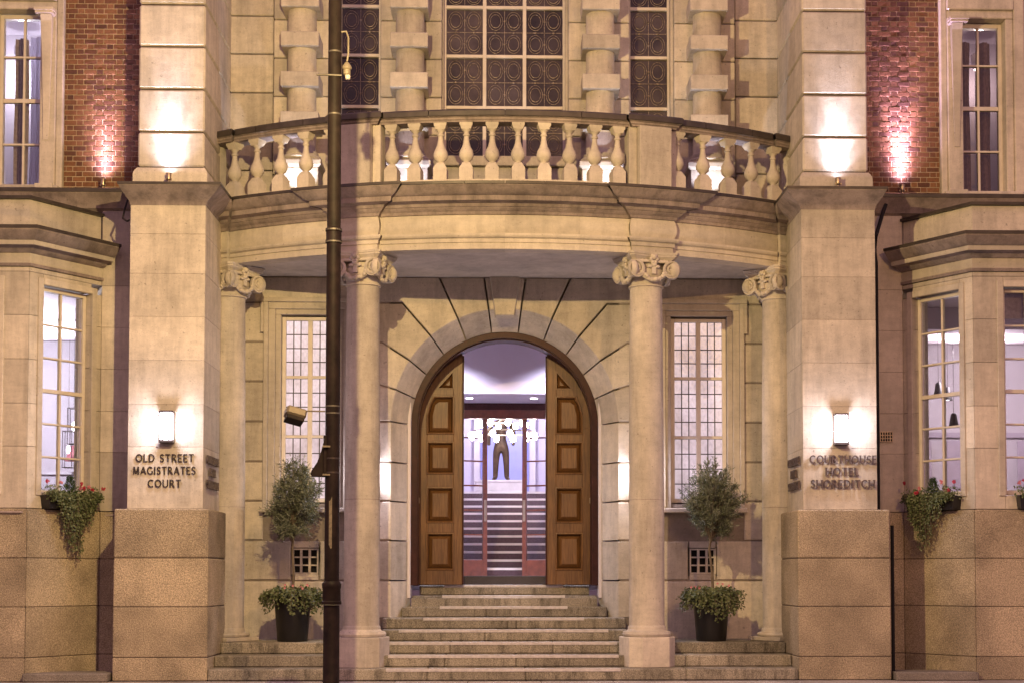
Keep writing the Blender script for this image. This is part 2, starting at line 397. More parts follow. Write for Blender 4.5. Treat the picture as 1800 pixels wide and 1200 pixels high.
for sg in (-1, 1):
    for k in range(5):
        t0, t1 = ang[k], ang[k+1]
        def arc(r): return [(r*math.sin(R(t0 + (t1 - t0)*i/8)), ZC + r*math.cos(R(t0 + (t1 - t0)*i/8))) for i in range(9)]
        o0, o1 = outer(t0), outer(t1)
        tail = [o1, (XE, o1[1])] if k < 4 else [(XE, 3.45)]
        head = [(XE, o0[1]), o0] if o0[1] > o1[1] else [o0]
        if k == 0: tail, head = [o1], [o0]
        f = [(sg*x, z) for x, z in arc(RO) + tail + head]; b = [(sg*x, z) for x, z in arc(RI) + tail + head]
        wedge('voussoir', f, b, wall)
    zs = [.72] + CZ[:5]
    for i in range(5):
        z0, z1 = zs[i], zs[i+1] + (.007 if i == 4 else 0)
        f = [(sg*RO, z0), (sg*XE, z0), (sg*XE, z1), (sg*RO, z1)]; b = [(sg*RI, z0), (sg*XE, z0), (sg*XE, z1), (sg*RI, z1)]
        wedge('jamb_stone', f, b, wall)
    # side walls round the leaded windows
    zz = [.30] + CZ + [5.47]
    for i in range(9):
        z0, z1 = zz[i], zz[i+1]
        def blk(x0, x1):
            f = [(sg*x0, z0), (sg*x1, z0), (sg*x1, z1), (sg*x0, z1)]; wedge('wall_stone', f, f, wall, y1=2.4)
        if z1 < 1.3 or z0 >= 5.0: blk(XE, 3.88)
        elif abs(z0 - 1.245) < .01:
            blk(XE, 2.562); blk(2.942, 3.88)
            for a, b in ((1.245, 1.336), (1.69, 1.80)):
                part('wall_stone', MB().box(sg*2.573, sg*2.931, 2.102, 2.2, a + .011, b - .001 if b < 1.5 else b - .011), 'stone', wall)
            vt = MB()
            for q in range(4):
                a = 2.562 + q*.1165; vt.box(sg*(a if q else a + .011), sg*(a + .0305), 2.1, 2.17, 1.337, 1.689)
            for q in range(4): vt.box(sg*2.58, sg*2.93, 2.1015, 2.165, 1.337 + q*.1105, 1.3575 + q*.1105)
            v = part('air_vent', vt, 'stone', wall); part('vent_recess', MB().box(sg*2.57, sg*2.94, 2.16, 2.19, 1.33, 1.70), 'black', wall)
        elif z1 < 2.3: blk(XE, 3.88)
        else: blk(XE, 2.10); blk(3.33, 3.88)
# keystone
kx = math.sin(R(8.18)); fk = []
def kp(r0, o): 
    arc_ = [(r0*math.sin(R(-8.18 + 16.36*i/6)), ZC + r0*math.cos(R(-8.18 + 16.36*i/6))) for i in range(7)]
    return arc_ + [(2.02*math.tan(R(8.18)), 5.47), (-2.02*math.tan(R(8.18)), 5.47)]
wedge('keystone', kp(RO, 0), kp(RI, 0), wall)
kk = MB(); 
kk.loft([[(-.125, 2.03, 4.93), (.125, 2.03, 4.93), (.20, 2.03, 5.46), (-.20, 2.03, 5.46)], [(-.14, 2.11, 4.90), (.14, 2.11, 4.90), (.215, 2.11, 5.46), (-.215, 2.11, 5.46)]])
part('keystone_panel', kk, 'stone', wall)
part('wall_stone', MB().box(-3.9, 3.9, 2.36, 2.5, 5.47, 5.62), 'stone', wall)

# ---------------- arched door
dz0 = 1.176
def archring(r0, r1, y0, y1, n=28, zb=dz0):
    rings = []
    pts = [(90, zb)] 
    def P(r, t): return (r*math.sin(t), ZC + r*math.cos(t))
    seq = [(-1, None)] + [(None, R(-90 + 180*i/n)) for i in range(n + 1)] + [(1, None)]
    for s, t in seq:
        q = []
        for r, y in ((r0, y0), (r1, y0), (r1, y1), (r0, y1)):
            x, z = (s*r, zb) if t is None else P(r, t)
            q.append((x, y, z))
        rings.append(q)
    return MB().loft(rings)
part('arch_backing', archring(1.335, 2.9, 2.605, 2.69, zb=.75), 'arch_joint', bld)
door = part('door_frame', archring(1.243, 1.332, 2.62, 3.16), 'dark_wood', bld, 40)
part('frame_moulding', archring(1.225, 1.27, 2.68, 2.75), 'dark_wood', door, 40)
for sg in (-1, 1):
    # leaf with real recessed panels: rails and stiles around them
    x0, x1 = .615, 1.24; y0, y1 = 3.06, 3.12
    def arc_z(x): return ZC + math.sqrt(max(1.245**2 - x*x, 0)) if True else 0
    leafp = [(x0, dz0 + .006), (x1, dz0 + .006), (x1, ZC)] + [(1.24*math.cos(R(a)), ZC + 1.24*math.sin(R(a))) for a in range(5, 61, 5)]
    leafp = [p for p in leafp if p[0] >= x0 - 1e-6] + [(x0, ZC + math.sqrt(1.24**2 - x0**2))]
    bk = MB().loft([[(sg*x, y1, z) for x, z in leafp], [(sg*x, y1 + .03, z) for x, z in leafp]])
    lf = part('door_leaf', bk, 'oak', bld)
    PX0, PX1 = .745, 1.125
    PZ = [(1.40, 1.925), (2.085, 2.585), (2.79, 3.245), (3.37, 3.91)]
    st = MB()
    st.box(sg*x0, sg*PX0, y0, y1, dz0 + .008, 4.53)                         # inner stile
    st.box(sg*PX1, sg*x1, y0, y1, dz0 + .008, ZC)
    part('stile', st, 'oak', lf, None, .004)
    rl = [dz0 + .008] + [v for p in PZ for v in p] + [4.02]
    for q in range(0, len(rl), 2):
        z0, z1 = rl[q], rl[q+1]
        part('rail', MB().box(sg*(PX0 + .001), sg*(PX1 - .001), y0 + .002, y1, z0, z1), 'oak', lf, None, .003)
    # upper curved outer stile
    up_ = [(sg*(PX1 if z < 3.7 else min(PX1, math.sqrt(1.13**2 - (z - ZC)**2))), z) for z in [ZC + .001, 3.6, 3.7, 3.8, 3.91, 4.02]]
    outp = [(sg*math.sqrt(1.24**2 - (z - ZC)**2), z) for z in [4.02, 3.9, 3.8, 3.7, 3.6, ZC + .001]]
    pp = up_ + outp
    part('stile', MB().loft([[(x, y0 + .001, z) for x, z in pp], [(x, y1, z) for x, z in pp]]), 'oak', lf)
    tri = [(.745, 4.02), (.985, 4.02), (.745, 4.29)]
    top = [(sg*x, z) for x, z in [(.99, 4.021), (math.sqrt(1.24**2 - .571**2), 4.021), (1.0, ZC + math.sqrt(1.24**2 - 1)), (.87, ZC + math.sqrt(1.24**2 - .87**2)), (.7455, ZC + math.sqrt(1.24**2 - .7455**2)), (.7455, 4.295)]]
    part('rail', MB().loft([[(x, y0 + .002, z) for x, z in top], [(x, y1, z) for x, z in top]]), 'oak', lf)
    for i, (a, b) in enumerate(PZ):
        xx1 = PX1
        def rp(d, curve):
            if curve: return [(PX0 + d, a + d), (PX1 - d, a + d), (PX1 - d - .0, a + .27), (PX1 - d - .035, a + .42), (PX1 - d - .09, b - d), (PX0 + d, b - d)]
            return [(PX0 + d, a + d), (PX1 - d, a + d), (PX1 - d, b - d), (PX0 + d, b - d)]
        cv = i == 3
        def ringp(d, y): return [(sg*x, y, z) for x, z in rp(d, cv)]
        part('panel_moulding', MB().loft([ringp(-.014, y0 - .001), ringp(-.008, y0 - .012), ringp(.006, y0 - .014), ringp(.018, y0 - .002), ringp(.026, y0 + .03)], cap=False), 'oak', lf, 50)
        part('panel_groove', MB().loft([ringp(.026, y0 + .03), ringp(.034, y1 - .004)], cap=False), 'crevice_oak', lf)
        part('panel', MB().loft([ringp(.034, y1 - .005), ringp(.082, y0 + .014), ringp(.092, y0 + .014)]), 'oak', lf)
    def tr(d, y): 
        return [(sg*x, y, z) for x, z in inset([(.745, 4.02), (.985, 4.02), (.745, 4.29)], d)]
    part('panel_moulding', MB().loft([tr(-.008, y0 - .008), tr(.012, y0 - .008), tr(.028, y1 - .004)], cap=False), 'oak', lf)
    part('panel', MB().loft([tr(.028, y1 - .006), tr(.055, y0 + .02)]), 'oak', lf)
    part('edge_bead', MB().box(sg*(x0 - .022), sg*(x0 - .001), y0 - .012, y1 + .03, dz0 + .01, ZC + 1.05), 'dark_wood', lf)
    part('hinge', MB().box(sg*1.228, sg*1.25, y0 - .03, y0 - .002, 2.36, 2.44), 'brass', lf)

# ---------------- steps
stp = part('steps', MB().box(-3.69, 3.69, .06, 2.3, 0.001, .13).box(-3.69, 3.69, .96, 2.3, .1, .425).box(-1.63, 1.63, 1.4, 2.3, .3, .57).box(-1.3, 1.3, 2.3, 3.4, .3, 1.0), 'step', bld)
STR = {8: .86, 7: .875, 6: .89, 5: 1.098, 4: 1.40, 3: 1.49, 2: 1.475, 1: 1.468}
for i in range(1, 9):
    y0 = (i - 1)*.45; z0, z1 = (i - 1)*.147 + .002, i*.147
    XW = 3.698 if i <= 3 else {4: 1.655, 5: 1.665, 6: 1.43, 7: 1.318, 8: 1.235}[i]
    yb = y0 + .6 if i < 8 else 3.35
    if i == 3: yb = 2.2
    cuts = [-XW]
    if i <= 3: cuts += [-2.2 + random.uniform(-.1, .1), -.9 + random.uniform(-.3, .3), .35 + random.uniform(-.3, .3), 2.25 + random.uniform(-.1, .1)]
    elif i <= 6: cuts += [random.uniform(-.5, .2), ] + ([.16] if i % 2 else [])
    cuts = sorted(cuts) + [XW]
    for a, b in zip(cuts[:-1], cuts[1:]):
        if b - a < .05: continue
        part('step_stone', MB().box(a + .002, b - .002, y0 + random.uniform(0, .003), yb, z0, z1), 'step', stp, 30, .014)
    xs = STR[i]
    part('nosing_strip', MB().box(-xs - .012, xs - .012, y0 - .006, y0 + .05, z1 - .034, z1 + .005), 'nosing', stp, None, .003)
part('threshold', MB().box(-1.24, 1.24, 3.2, 3.5, 1.178, 1.312), 'black_granite', stp, None, .006)

# ---------------- entablature, on an arc
RA, YC = 6.64, 6.74
PH1 = math.atan2(1.835, YC - .55)
PH2 = math.asin(3.71/6.456)
def P(r, ph): return (r*math.sin(ph), YC - r*math.cos(ph))
XEND = 3.86
def seg_list(hw1, d1, hw2, d2, cuts_mid=3, cuts_side=1):
    # (left edge fn, right edge fn, delta) ; an edge fn maps (o, r) to an angle
    E = []
    def at_(ph, hw, s): return lambda o, r: ph + s*(hw + o)/RA
    def fixed(ph): return lambda o, r: ph
    endL = lambda o, r: -math.asin(XEND/r); endR = lambda o, r: math.asin(XEND/r)
    def span(fa, fb, n, pa, pb, delta):
        ps = [pa + (pb - pa)*k/n for k in range(1, n)]
        fs = [fa] + [fixed(p) for p in ps] + [fb]
        for a, b in zip(fs[:-1], fs[1:]): E.append((a, b, delta))
    E.append((endL, at_(-PH2, hw2, 1), d2))
    span(at_(-PH2, hw2, 1), at_(-PH1, hw1, -1), cuts_side + 1, -PH2, -PH1, 0)
    E.append((at_(-PH1, hw1, -1), at_(-PH1, hw1, 1), d1))
    span(at_(-PH1, hw1, 1), at_(PH1, hw1, -1), cuts_mid + 1, -PH1, PH1, 0)
    E.append((at_(PH1, hw1, -1), at_(PH1, hw1, 1), d1))
    span(at_(PH1, hw1, 1), at_(PH2, hw2, -1), cuts_side + 1, PH1, PH2, 0)
    E.append((at_(PH2, hw2, -1), endR, d2))
    return E
def sweep_arc(name, parent, prof, back, mat, segs, gap=.0006, smooth=35, ns=10):
    zs = [z for o, z in prof]
    ring = prof + [(back, prof[-1][1]), (back, prof[0][1])]
    for fa, fb, d in segs:
        rings = []
        for k in range(ns + 1):
            t = k/ns; q = []
            for o, z in ring:
                r = RA + o + d if o > back else RA + back
                oo = o if o > back else 0
                a, b = fa(oo, r), fb(oo, r)
                a += gap/RA; b -= gap/RA
                x, y = P(r, a + (b - a)*t); q.append((x, y, z))
            rings.append(q)
        part(name, MB().loft(rings), mat, parent, smooth)
# soffit + deck
def arc_poly(r, z, yb):
    pts = [P(r, -math.asin(XEND/r) + 2*math.asin(XEND/r)*k/40) for k in range(41)]
    return [(x, y, z) for x, y in pts] + [(XEND, yb, z), (-XEND, yb, z)]
ent = part('portico_roof', MB().loft([arc_poly(6.60, 5.464, 2.3), arc_poly(6.60, 6.19, 2.3)]), 'soffit', bld)
part('lead_deck', MB().loft([arc_poly(6.5, 6.191, 2.08), arc_poly(6.5, 6.215, 2.08)]), 'lead', ent)
prof_arch = [(-.25, 5.455), (0, 5.455), (.0, 5.535), (.018, 5.538), (.018, 5.585), (.05, 5.60), (.062, 5.62), (.062, 5.645), (.015, 5.65)]
sweep_arc('architrave_stone', ent, prof_arch, -.25, 'stone_clean', seg_list(.28, .065, .17, .05), smooth=30)
prof_fr = [(.012, 5.652)] + [(.012 + .028*math.sin(math.pi*k/6), 5.652 + .235*k/6) for k in range(1, 6)] + [(.012, 5.887)]
sweep_arc('frieze_stone', ent, prof_fr, -.25, 'stone_clean', seg_list(.28, .065, .17, .05), smooth=30)
prof_cor = [(.012, 5.889), (.03, 5.892), (.045, 5.925), (.085, 5.95), (.10, 5.972), (.115, 5.975), (.135, 6.01), (.24, 6.022), (.25, 6.024), (.255, 6.082), (.275, 6.088), (.315, 6.11), (.36, 6.155), (.395, 6.185), (.40, 6.20)]
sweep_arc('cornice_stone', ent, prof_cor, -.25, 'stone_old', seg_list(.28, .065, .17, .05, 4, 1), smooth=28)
sweep_arc('lead_capping', ent, [(.405, 6.194), (.42, 6.194), (.42, 6.228), (.40, 6.234), (.1, 6.25)], -.1, 'lead', seg_list(.28, .065, .17, .05, 7, 4), gap=.003)
# ---------------- balustrade
bal = part('balustrade', MB().loft([[(*P(r, a), z) for r, z in ((6.52, 6.216), (6.735, 6.216), (6.735, 6.33), (6.52, 6.33))] for a in [-.60 + 1.2*k/40 for k in range(41)]]), 'stone', bld)
RB = 6.627
bprof = [(.05, .225), (.034, .235), (.040, .25), (.068, .275), (.083, .315), (.0845, .345), (.074, .39), (.050, .44), (.038, .49), (.031, .54), (.030, .575), (.040, .582), (.040, .60), (.030, .607), (.031, .632), (.05, .65), (.056, .662)]
bmb = MB().square([(.078, 0), (.078, .155), (.040, .232)]); bmb.lathe(bprof, 16); bmb.square([(.054, .66), (.066, .695), (.075, .71), (.075, .752)])
bal_me = bmb.mesh('baluster', 'stone_clean', 45)
def baluster(ph, r=RB):
    x, y = P(r, ph); q = link('baluster', bal_me, bal, (x, y, 6.329), ph + R(random.uniform(-2.5, 2.5))); q.scale = (1.1 + random.uniform(-.02, .02), 1.1, 1.0)
sp_ = .33/RB
for k in range(8): baluster((k - 3.5)*sp_)
for s in (-1, 1):
    baluster(s*4.42*sp_)
    a0, a1 = PH1 + .375/RB, PH2 - .235/RB
    for k in range(5): baluster(s*(a0 + (a1 - a0)*k/4))
    for ph, hw, dd, nm in ((PH1, .215, .085, 'balustrade_post'), (PH2 + .05, .20, .06, 'balustrade_post')):
        q = []
        for z in (6.26, 7.075):
            q.append([(*P(6.74 + dd, s*ph - hw/RA), z), (*P(6.74 + dd, s*ph + hw/RA), z), (*P(6.50, s*ph + hw/RA), z), (*P(6.50, s*ph - hw/RA), z)])
        part(nm, MB().loft(q), 'stone', bal, None, .008)
        for e in (-1, 1):
            if ph > .5 and e > 0: continue
            c = s*ph + s*e*(hw + .055)/RA; hh = .052
            q = [[(*P(6.72, c - hh/RA), z), (*P(6.72, c + hh/RA), z), (*P(6.52, c + hh/RA), z), (*P(6.52, c - hh/RA), z)] for z in (6.30, 7.07)]
            part('flanking_pilaster', MB().loft(q), 'stone', bal, None, .005)
sweep_arc('rail_stone', bal, [(-.13, 7.068), (.075, 7.068), (.08, 7.085), (.10, 7.098), (.105, 7.118), (.13, 7.125), (.13, 7.135)], -.14, 'stone_old', seg_list(.225, .06, .22, .05, 3, 1))
sweep_arc('rail_lead', bal, [(.05, 7.125), (.145, 7.128), (.15, 7.135), (.15, 7.195), (.135, 7.215), (-.10, 7.24)], -.16, 'lead', seg_list(.225, .06, .22, .05, 3, 2), gap=.004)

# ---------------- portico columns
def spiral(cx, cz, r0, y, s, turns=2.4, n=44):
    pts = []
    for k in range(n + 1):
        t = k/n; a = t*turns*2*math.pi; r = r0*(1 - t)**.85 + .012
        pts.append((cx + s*r*math.sin(a), y, cz + r*math.cos(a)))
    return pts
vm = MB(); n = 22
rings = [[(r*math.cos(2*math.pi*k/n), y, r*math.sin(2*math.pi*k/n)) for k in range(n)] for r, y in ((.07, .07), (.095, .055), (.104, .03), (.104, -.014), (.090, -.014), (.086, .016), (.03, .012))]
vm.loft(rings)
vm.tube(spiral(0, 0, .080, .0, 1, 1.75), [.0175 - .007*k/44 for k in range(45)], 7); vm.ball((0, 0, 0), .024)
volute = vm.mesh('volute', 'stone_clean', 40)
vm2 = MB(); vm2.loft(rings); vm2.tube(spiral(0, 0, .080, .0, -1, 1.75), [.0175 - .007*k/44 for k in range(45)], 7); vm2.ball((0, 0, 0), .024)
volute2 = vm2.mesh('volute', 'stone_clean', 40)
om = MB()   # carved flower and garland for one face, face plane y = -.27
om.ball((0, -.30, .335), .036, 8, 6, (1, .8, 1)); 
for a in range(0, 360, 60): om.ball((.042*math.cos(R(a)), -.29, .31 + .045*math.sin(R(a))), .027, 7, 5, (1, .8, 1))
om.ball((0, -.285, .24), .03, 7, 5, (1.5, .8, .9)); om.ball((-.05, -.28, .215), .026, 7, 5, (1.6, .8, .8)); om.ball((.05, -.28, .215), .026, 7, 5, (1.6, .8, .8))
rnd = random.Random(3)
for k in range(15):
    t = -1 + 2*k/14; z = .13 - .105*math.cos(t*1.35); z = .165 - .13*math.cos(t*1.4)
    for q in range(2): om.ball((t*.165 + rnd.uniform(-.01, .01), -.262 - .03*math.cos(t*1.5) + rnd.uniform(-.008, .008), z + rnd.uniform(-.016, .016)), rnd.uniform(.02, .03), 6, 4)
for k in range(9): om.ball((-.2 + .05*k, -.262, .292), .016, 6, 4, (1, 1, 1.3))
om.tube([(-.24, -.255, .285), (0, -.262, .285), (.24, -.255, .285)], .02, 6); om.box(-.03, .03, -.285, -.24, .12, .33); om.tube([(-.2 + .02*k, -.25 - .015*math.cos((-1 + k/10)*1.5), .165 - .13*math.cos((-1 + k/10)*1.4)) for k in range(21)], .018, 6)
orn = om.mesh('carved_garland', 'stone_clean', 60)
cm = MB().lathe([(.212, -.03), (.228, -.022), (.228, -.004), (.214, .004), (.216, .05), (.25, .10), (.262, .15), (.262, .19), (.23, .21), (.235, .30)], 32)
def abacus(r, c, z): 
    p = []
    for s in range(4):
        for k in range(7):
            t = -1 + 2*k/6; t2 = t*.86; y = -(r - c*(1 - t*t)); x = t2*r; a = s*math.pi/2
            p.append((x*math.cos(a) - y*math.sin(a), x*math.sin(a) + y*math.cos(a), z))
    return p
cm.loft([abacus(.275, .05, .275), abacus(.285, .05, .30), abacus(.31, .05, .325), abacus(.335, .055, .345), abacus(.335, .055, .362), abacus(.345, .055, .368), abacus(.352, .055, .395)])
cap_me = cm.mesh('capital', 'stone_clean', 40)
def column(x, y, zb, zs, ph, r0, base):
    z1 = 5.055; H = z1 - zs
    sh = MB().lathe([(r0*1.07, zs - .002), (r0*1.07, zs + .03), (r0*1.015, zs + .05)] + [(r0*(1 - .085*max(0, (k/10 - .3)/.7)**1.5), zs + .05 + (H - .05)*k/10) for k in range(11)], 40)
    o = part('portico_column', sh, 'stone', bld, 40, 0, (x, y, 0), ph)
    for z in (zs + 1.66, zs + 3.1): part('drum_joint', MB().lathe([(r0*1.0 - (.012 if z > 3 else .0), z), (r0*1.0018 - (.012 if z > 3 else .0), z + .001), (r0*1.0018 - (.012 if z > 3 else .0), z + .005), (r0*1.0 - (.012 if z > 3 else .0), z + .006)], 40), 'stone_old', o)
    if base == 'oct':
        part('plinth', MB().square([(.315, zb + .002), (.315, zs - .105), (.31, zs - .095)], ch=.42), 'stone', o, None, .004)
        part('base_moulding', MB().lathe([(.28, zs - .096), (.305, zs - .09), (.318, zs - .06), (.305, zs - .028), (.262, zs - .02), (.25, zs - .002), (.245, zs + .002)], 40), 'stone', o, 40)
    else:
        part('plinth', MB().square([(.30, zb + .002), (.30, zb + .055)]), 'stone', o, None, .006)
        part('base_moulding', MB().lathe([(.27, zb + .056), (.295, zb + .06), (.305, zb + .085), (.29, zb + .108), (.25, zb + .115), (.245, zs + .002)], 40), 'stone', o, 40)
    link('capital', cap_me, o, (0, 0, 5.06))
    for k in range(4):
        a = k*math.pi/2
        link('carved_garland', orn, o, (0, 0, 5.06), a)
        for s, me in ((-1, volute), (1, volute2)):
            vx, vy = s*.238, -.292
            q = link('volute', me, o, (vx*math.cos(a) - vy*math.sin(a), vx*math.sin(a) + vy*math.cos(a), 5.06 + .18))
            q.rotation_euler = (0, 0, a - s*.16); q.scale = (1.1, 1.0, 1.1)
for s in (-1, 1):
    column(s*1.835, .55, .147, .625, s*PH1, .229, 'oct')
    xo, yo = P(6.456, PH2); column(s*xo, yo, .441, .565, s*PH2, .224, 'sq')

# ---------------- leaded windows beside the door
for sg in (-1, 1):
    def X(a): return sg*(2.715 + a)
    fr = MB()
    for a, b, z0, z1 in ((-.39, -.335, 2.33, 4.91), (.335, .39, 2.33, 4.91), (-.334, .334, 4.862, 4.91), (-.334, .334, 2.33, 2.385)): fr.box(X(a), X(b), 2.19, 2.26, z0, z1)
    win = part('leaded_window', fr, 'paint', bld, None, .004)
    part('glazing_bar', MB().box(X(-.032), X(.032), 2.195, 2.25, 2.386, 4.861), 'paint', win, None, .004)
    for z in (4.075, 3.245): part('glazing_bar', MB().box(X(-.334), X(.334), 2.198, 2.248, z - .02, z + .02), 'paint', win, None, .004)
    cme = None; rows = ((4.096, 4.861), (3.266, 4.054), (2.386, 3.224)); cm_ = MB()
    for z0, z1 in rows:
        h = (z1 - z0)/4; pm = MB().box(-.0495, .0495, 0, .006, 0, h - .006).mesh('pane', 'frosted')
        for u in (-.333, .033):
            for i in range(3):
                for j in range(4): 
                    q = link('pane', pm, win, (X(u + .05 + i*.1), 2.225, z0 + j*h + .003)); q.rotation_euler = (R(random.uniform(-.6, .6)), 0, R(random.uniform(-.6, .6)))
            for i in (1, 2): cm_.box(X(u + i*.1 - .0068), X(u + i*.1 + .0068), 2.218, 2.236, z0, z1)
            for j in (1, 2, 3): cm_.box(X(u), X(u + .3), 2.2185, 2.2355, z0 + j*h - .0068, z0 + j*h + .0068)
    part('lead_came', cm_, 'came', win)
    part('back_panel', MB().box(X(-.4), X(.4), 2.245, 2.26, 2.3, 4.92), 'joint', win)
    # stone surround: two stepped architraves with ears
    su = MB()
    def frame(i, o, y0, y1, ear=0):
        su.box(X(-o), X(-i), y0, y1, 2.25, 4.92 + i - .385); su.box(X(i), X(o), y0, y1, 2.25, 4.92 + i - .385)
        su.box(X(-o - ear), X(o + ear), y0, y1, 4.92 + i - .385 + .001, 4.92 + o - .385)
        if ear:
            for s in (-1, 1): su.box(X(s*(o + .001)), X(s*(o + ear)), y0, y1, 4.68, 4.92 + i - .385)
    frame(.395, .47, 2.10, 2.3); frame(.471, .565, 2.075, 2.3); frame(.566, .63, 2.045, 2.3, .045)
    part('window_surround', su, 'stone_clean', win, None, .007)
    part('window_sill', MB().box(X(-.66), X(.66), 1.99, 2.3, 2.185, 2.248), 'stone_clean', win, None, .01)

# ---------------- first floor wall, engaged columns and windows
ff = part('upper_wall', MB().box(-3.9, 3.9, 2.42, 2.7, 6.2, 9.9), 'joint', bld)
FJ = [6.22, 6.95, 7.50, 8.05, 8.60, 9.14, 9.8]
for sg in (-1, 1):
    for i in range(6):
        block('wall_block', ff, sg*3.245, sg*3.85, 2.1, 2.5, FJ[i] + .008, FJ[i+1] - .008, 'stone', .012, .002)
    for cx in (1.31, 2.79):
        px0, px1 = (cx - .425, cx + .425)
        pz = [6.22, 6.85, 7.42, 7.95, 8.49, 9.03, 9.8]
        for i in range(6):
            block('pilaster_block', ff, sg*px0, sg*px1, 1.93, 2.5, pz[i] + .006, pz[i+1] - .006, 'stone', .012, .002)
        cc = part('banded_column', MB().lathe([(.200, 6.95), (.200, 7.3)] + [(.198, 7.6), (.196, 9.8)], 32), 'stone', bld, 40, 0, (sg*cx, 1.67, 0))
        for z0, z1 in ((7.38, 7.587), (7.934, 8.138), (8.491, 8.687), (9.033, 9.235), (9.58, 9.78)):
            part('square_block', MB().box(-.258, .258, -.27, .27, z0, z1), 'stone', cc, None, .008)
        part('base_ring', MB().lathe([(.2, 7.075), (.232, 7.07), (.236, 7.05), (.225, 7.03), (.225, 7.02), (.27, 7.012), (.285, 6.985), (.27, 6.955), (.2, 6.94)], 32), 'stone', cc, 40)
        part('pedestal_cap', MB().square([(.265, 6.82), (.275, 6.835), (.30, 6.86), (.30, 6.92), (.27, 6.945)]), 'stone', cc, None, .004)
        part('pedestal', MB().square([(.262, 6.217), (.262, 6.82)]), 'stone', cc, None, .006)
def oval_window(name, cx, hw, ncol):
    z0, z1 = 7.187, 9.9; rows = [7.187, 7.893, 8.625, 9.327, 9.9]
    mb = MB().box(cx - hw - .03, cx - hw + .025, 2.18, 2.28, z0, z1).box(cx + hw - .025, cx + hw + .03, 2.18, 2.28, z0, z1)
    o = part(name, mb, 'paint', bld, None, .004)
    xs = [cx - hw + 2*hw*k/ncol for k in range(ncol + 1)]
    for x in xs[1:-1]: part('glazing_bar', MB().box(x - .026, x + .026, 2.185, 2.27, z0 + .001, z1), 'paint', o, None, .004)
    for z in rows[1:-1]: part('glazing_bar', MB().box(cx - hw + .025, cx + hw - .025, 2.192, 2.262, z - .022, z + .022), 'paint', o, None, .004)
    cmb = MB()
    for i in range(ncol):
        for j in range(4):
            a, b = xs[i] + .027, xs[i+1] - .027; c, d = rows[j] + .022, rows[j+1] - .022
            q_ = part('pane', MB().box(-(b - a)/2, (b - a)/2, -.005, .005, -(d - c)/2, (d - c)/2), 'dark_glass', o, None, 0, ((a + b)/2, 2.242, (c + d)/2)); q_.rotation_euler = (R(random.uniform(-.9, .9)), 0, R(random.uniform(-.9, .9)))
            w_, h_ = (b - a)/2, (d - c)/2
            cmb.box((a+b)/2 - .004, (a+b)/2 + .004, 2.228, 2.236, c, d); cmb.box(a, b, 2.2285, 2.2355, (c+d)/2 - .004, (c+d)/2 + .004)
            for u in (0, 1):
                for v in (0, 1):
                    mx, mz = a + w_*(u + .5), c + h_*(v + .5)
                    for s, rr in ((.80, .0042), (.58, .005)):
                        pts = [(mx + w_*.5*s*math.cos(R(t)), 2.231 + random.uniform(-.0013, .0013), mz + h_*.5*s*math.sin(R(t))) for t in range(0, 361, 20)]
                        cmb.tube(pts, rr, 5, False)
            for u in (0, 1): cmb.ball((a + w_*(u + .5), 2.231, (c + d)/2), .022, 6, 4, (1, .5, .7))
            for v in (0, 1): cmb.ball(((a + b)/2, 2.231, c + h_*(v + .5)), .022, 6, 4, (.7, .5, 1))
    part('lead_came', cmb, 'came_bright', o, 50)
    part('window_sill', MB().box(cx - hw - .03, cx + hw + .03, 2.12, 2.4, 7.05, 7.186), 'stone', o, None, .006)
    part('apron', MB().box(cx - hw - .03, cx + hw + .03, 2.2, 2.4, 6.2, 7.04), 'stone', o)
    return o
oval_window('upper_window', -.01, .845, 3)
oval_window('upper_window', -2.04, .285, 1); oval_window('upper_window', 2.03, .285, 1)
for x0, x1 in ((-2.365, -2.325), (-1.755, -1.735), (-.885, -.86), (.84, .885), (1.735, 1.755), (2.32, 2.365)):
    block('window_reveal', ff, x0 + .001, x1 - .001, 2.04, 2.45, 6.22, 9.8, 'stone', .004)

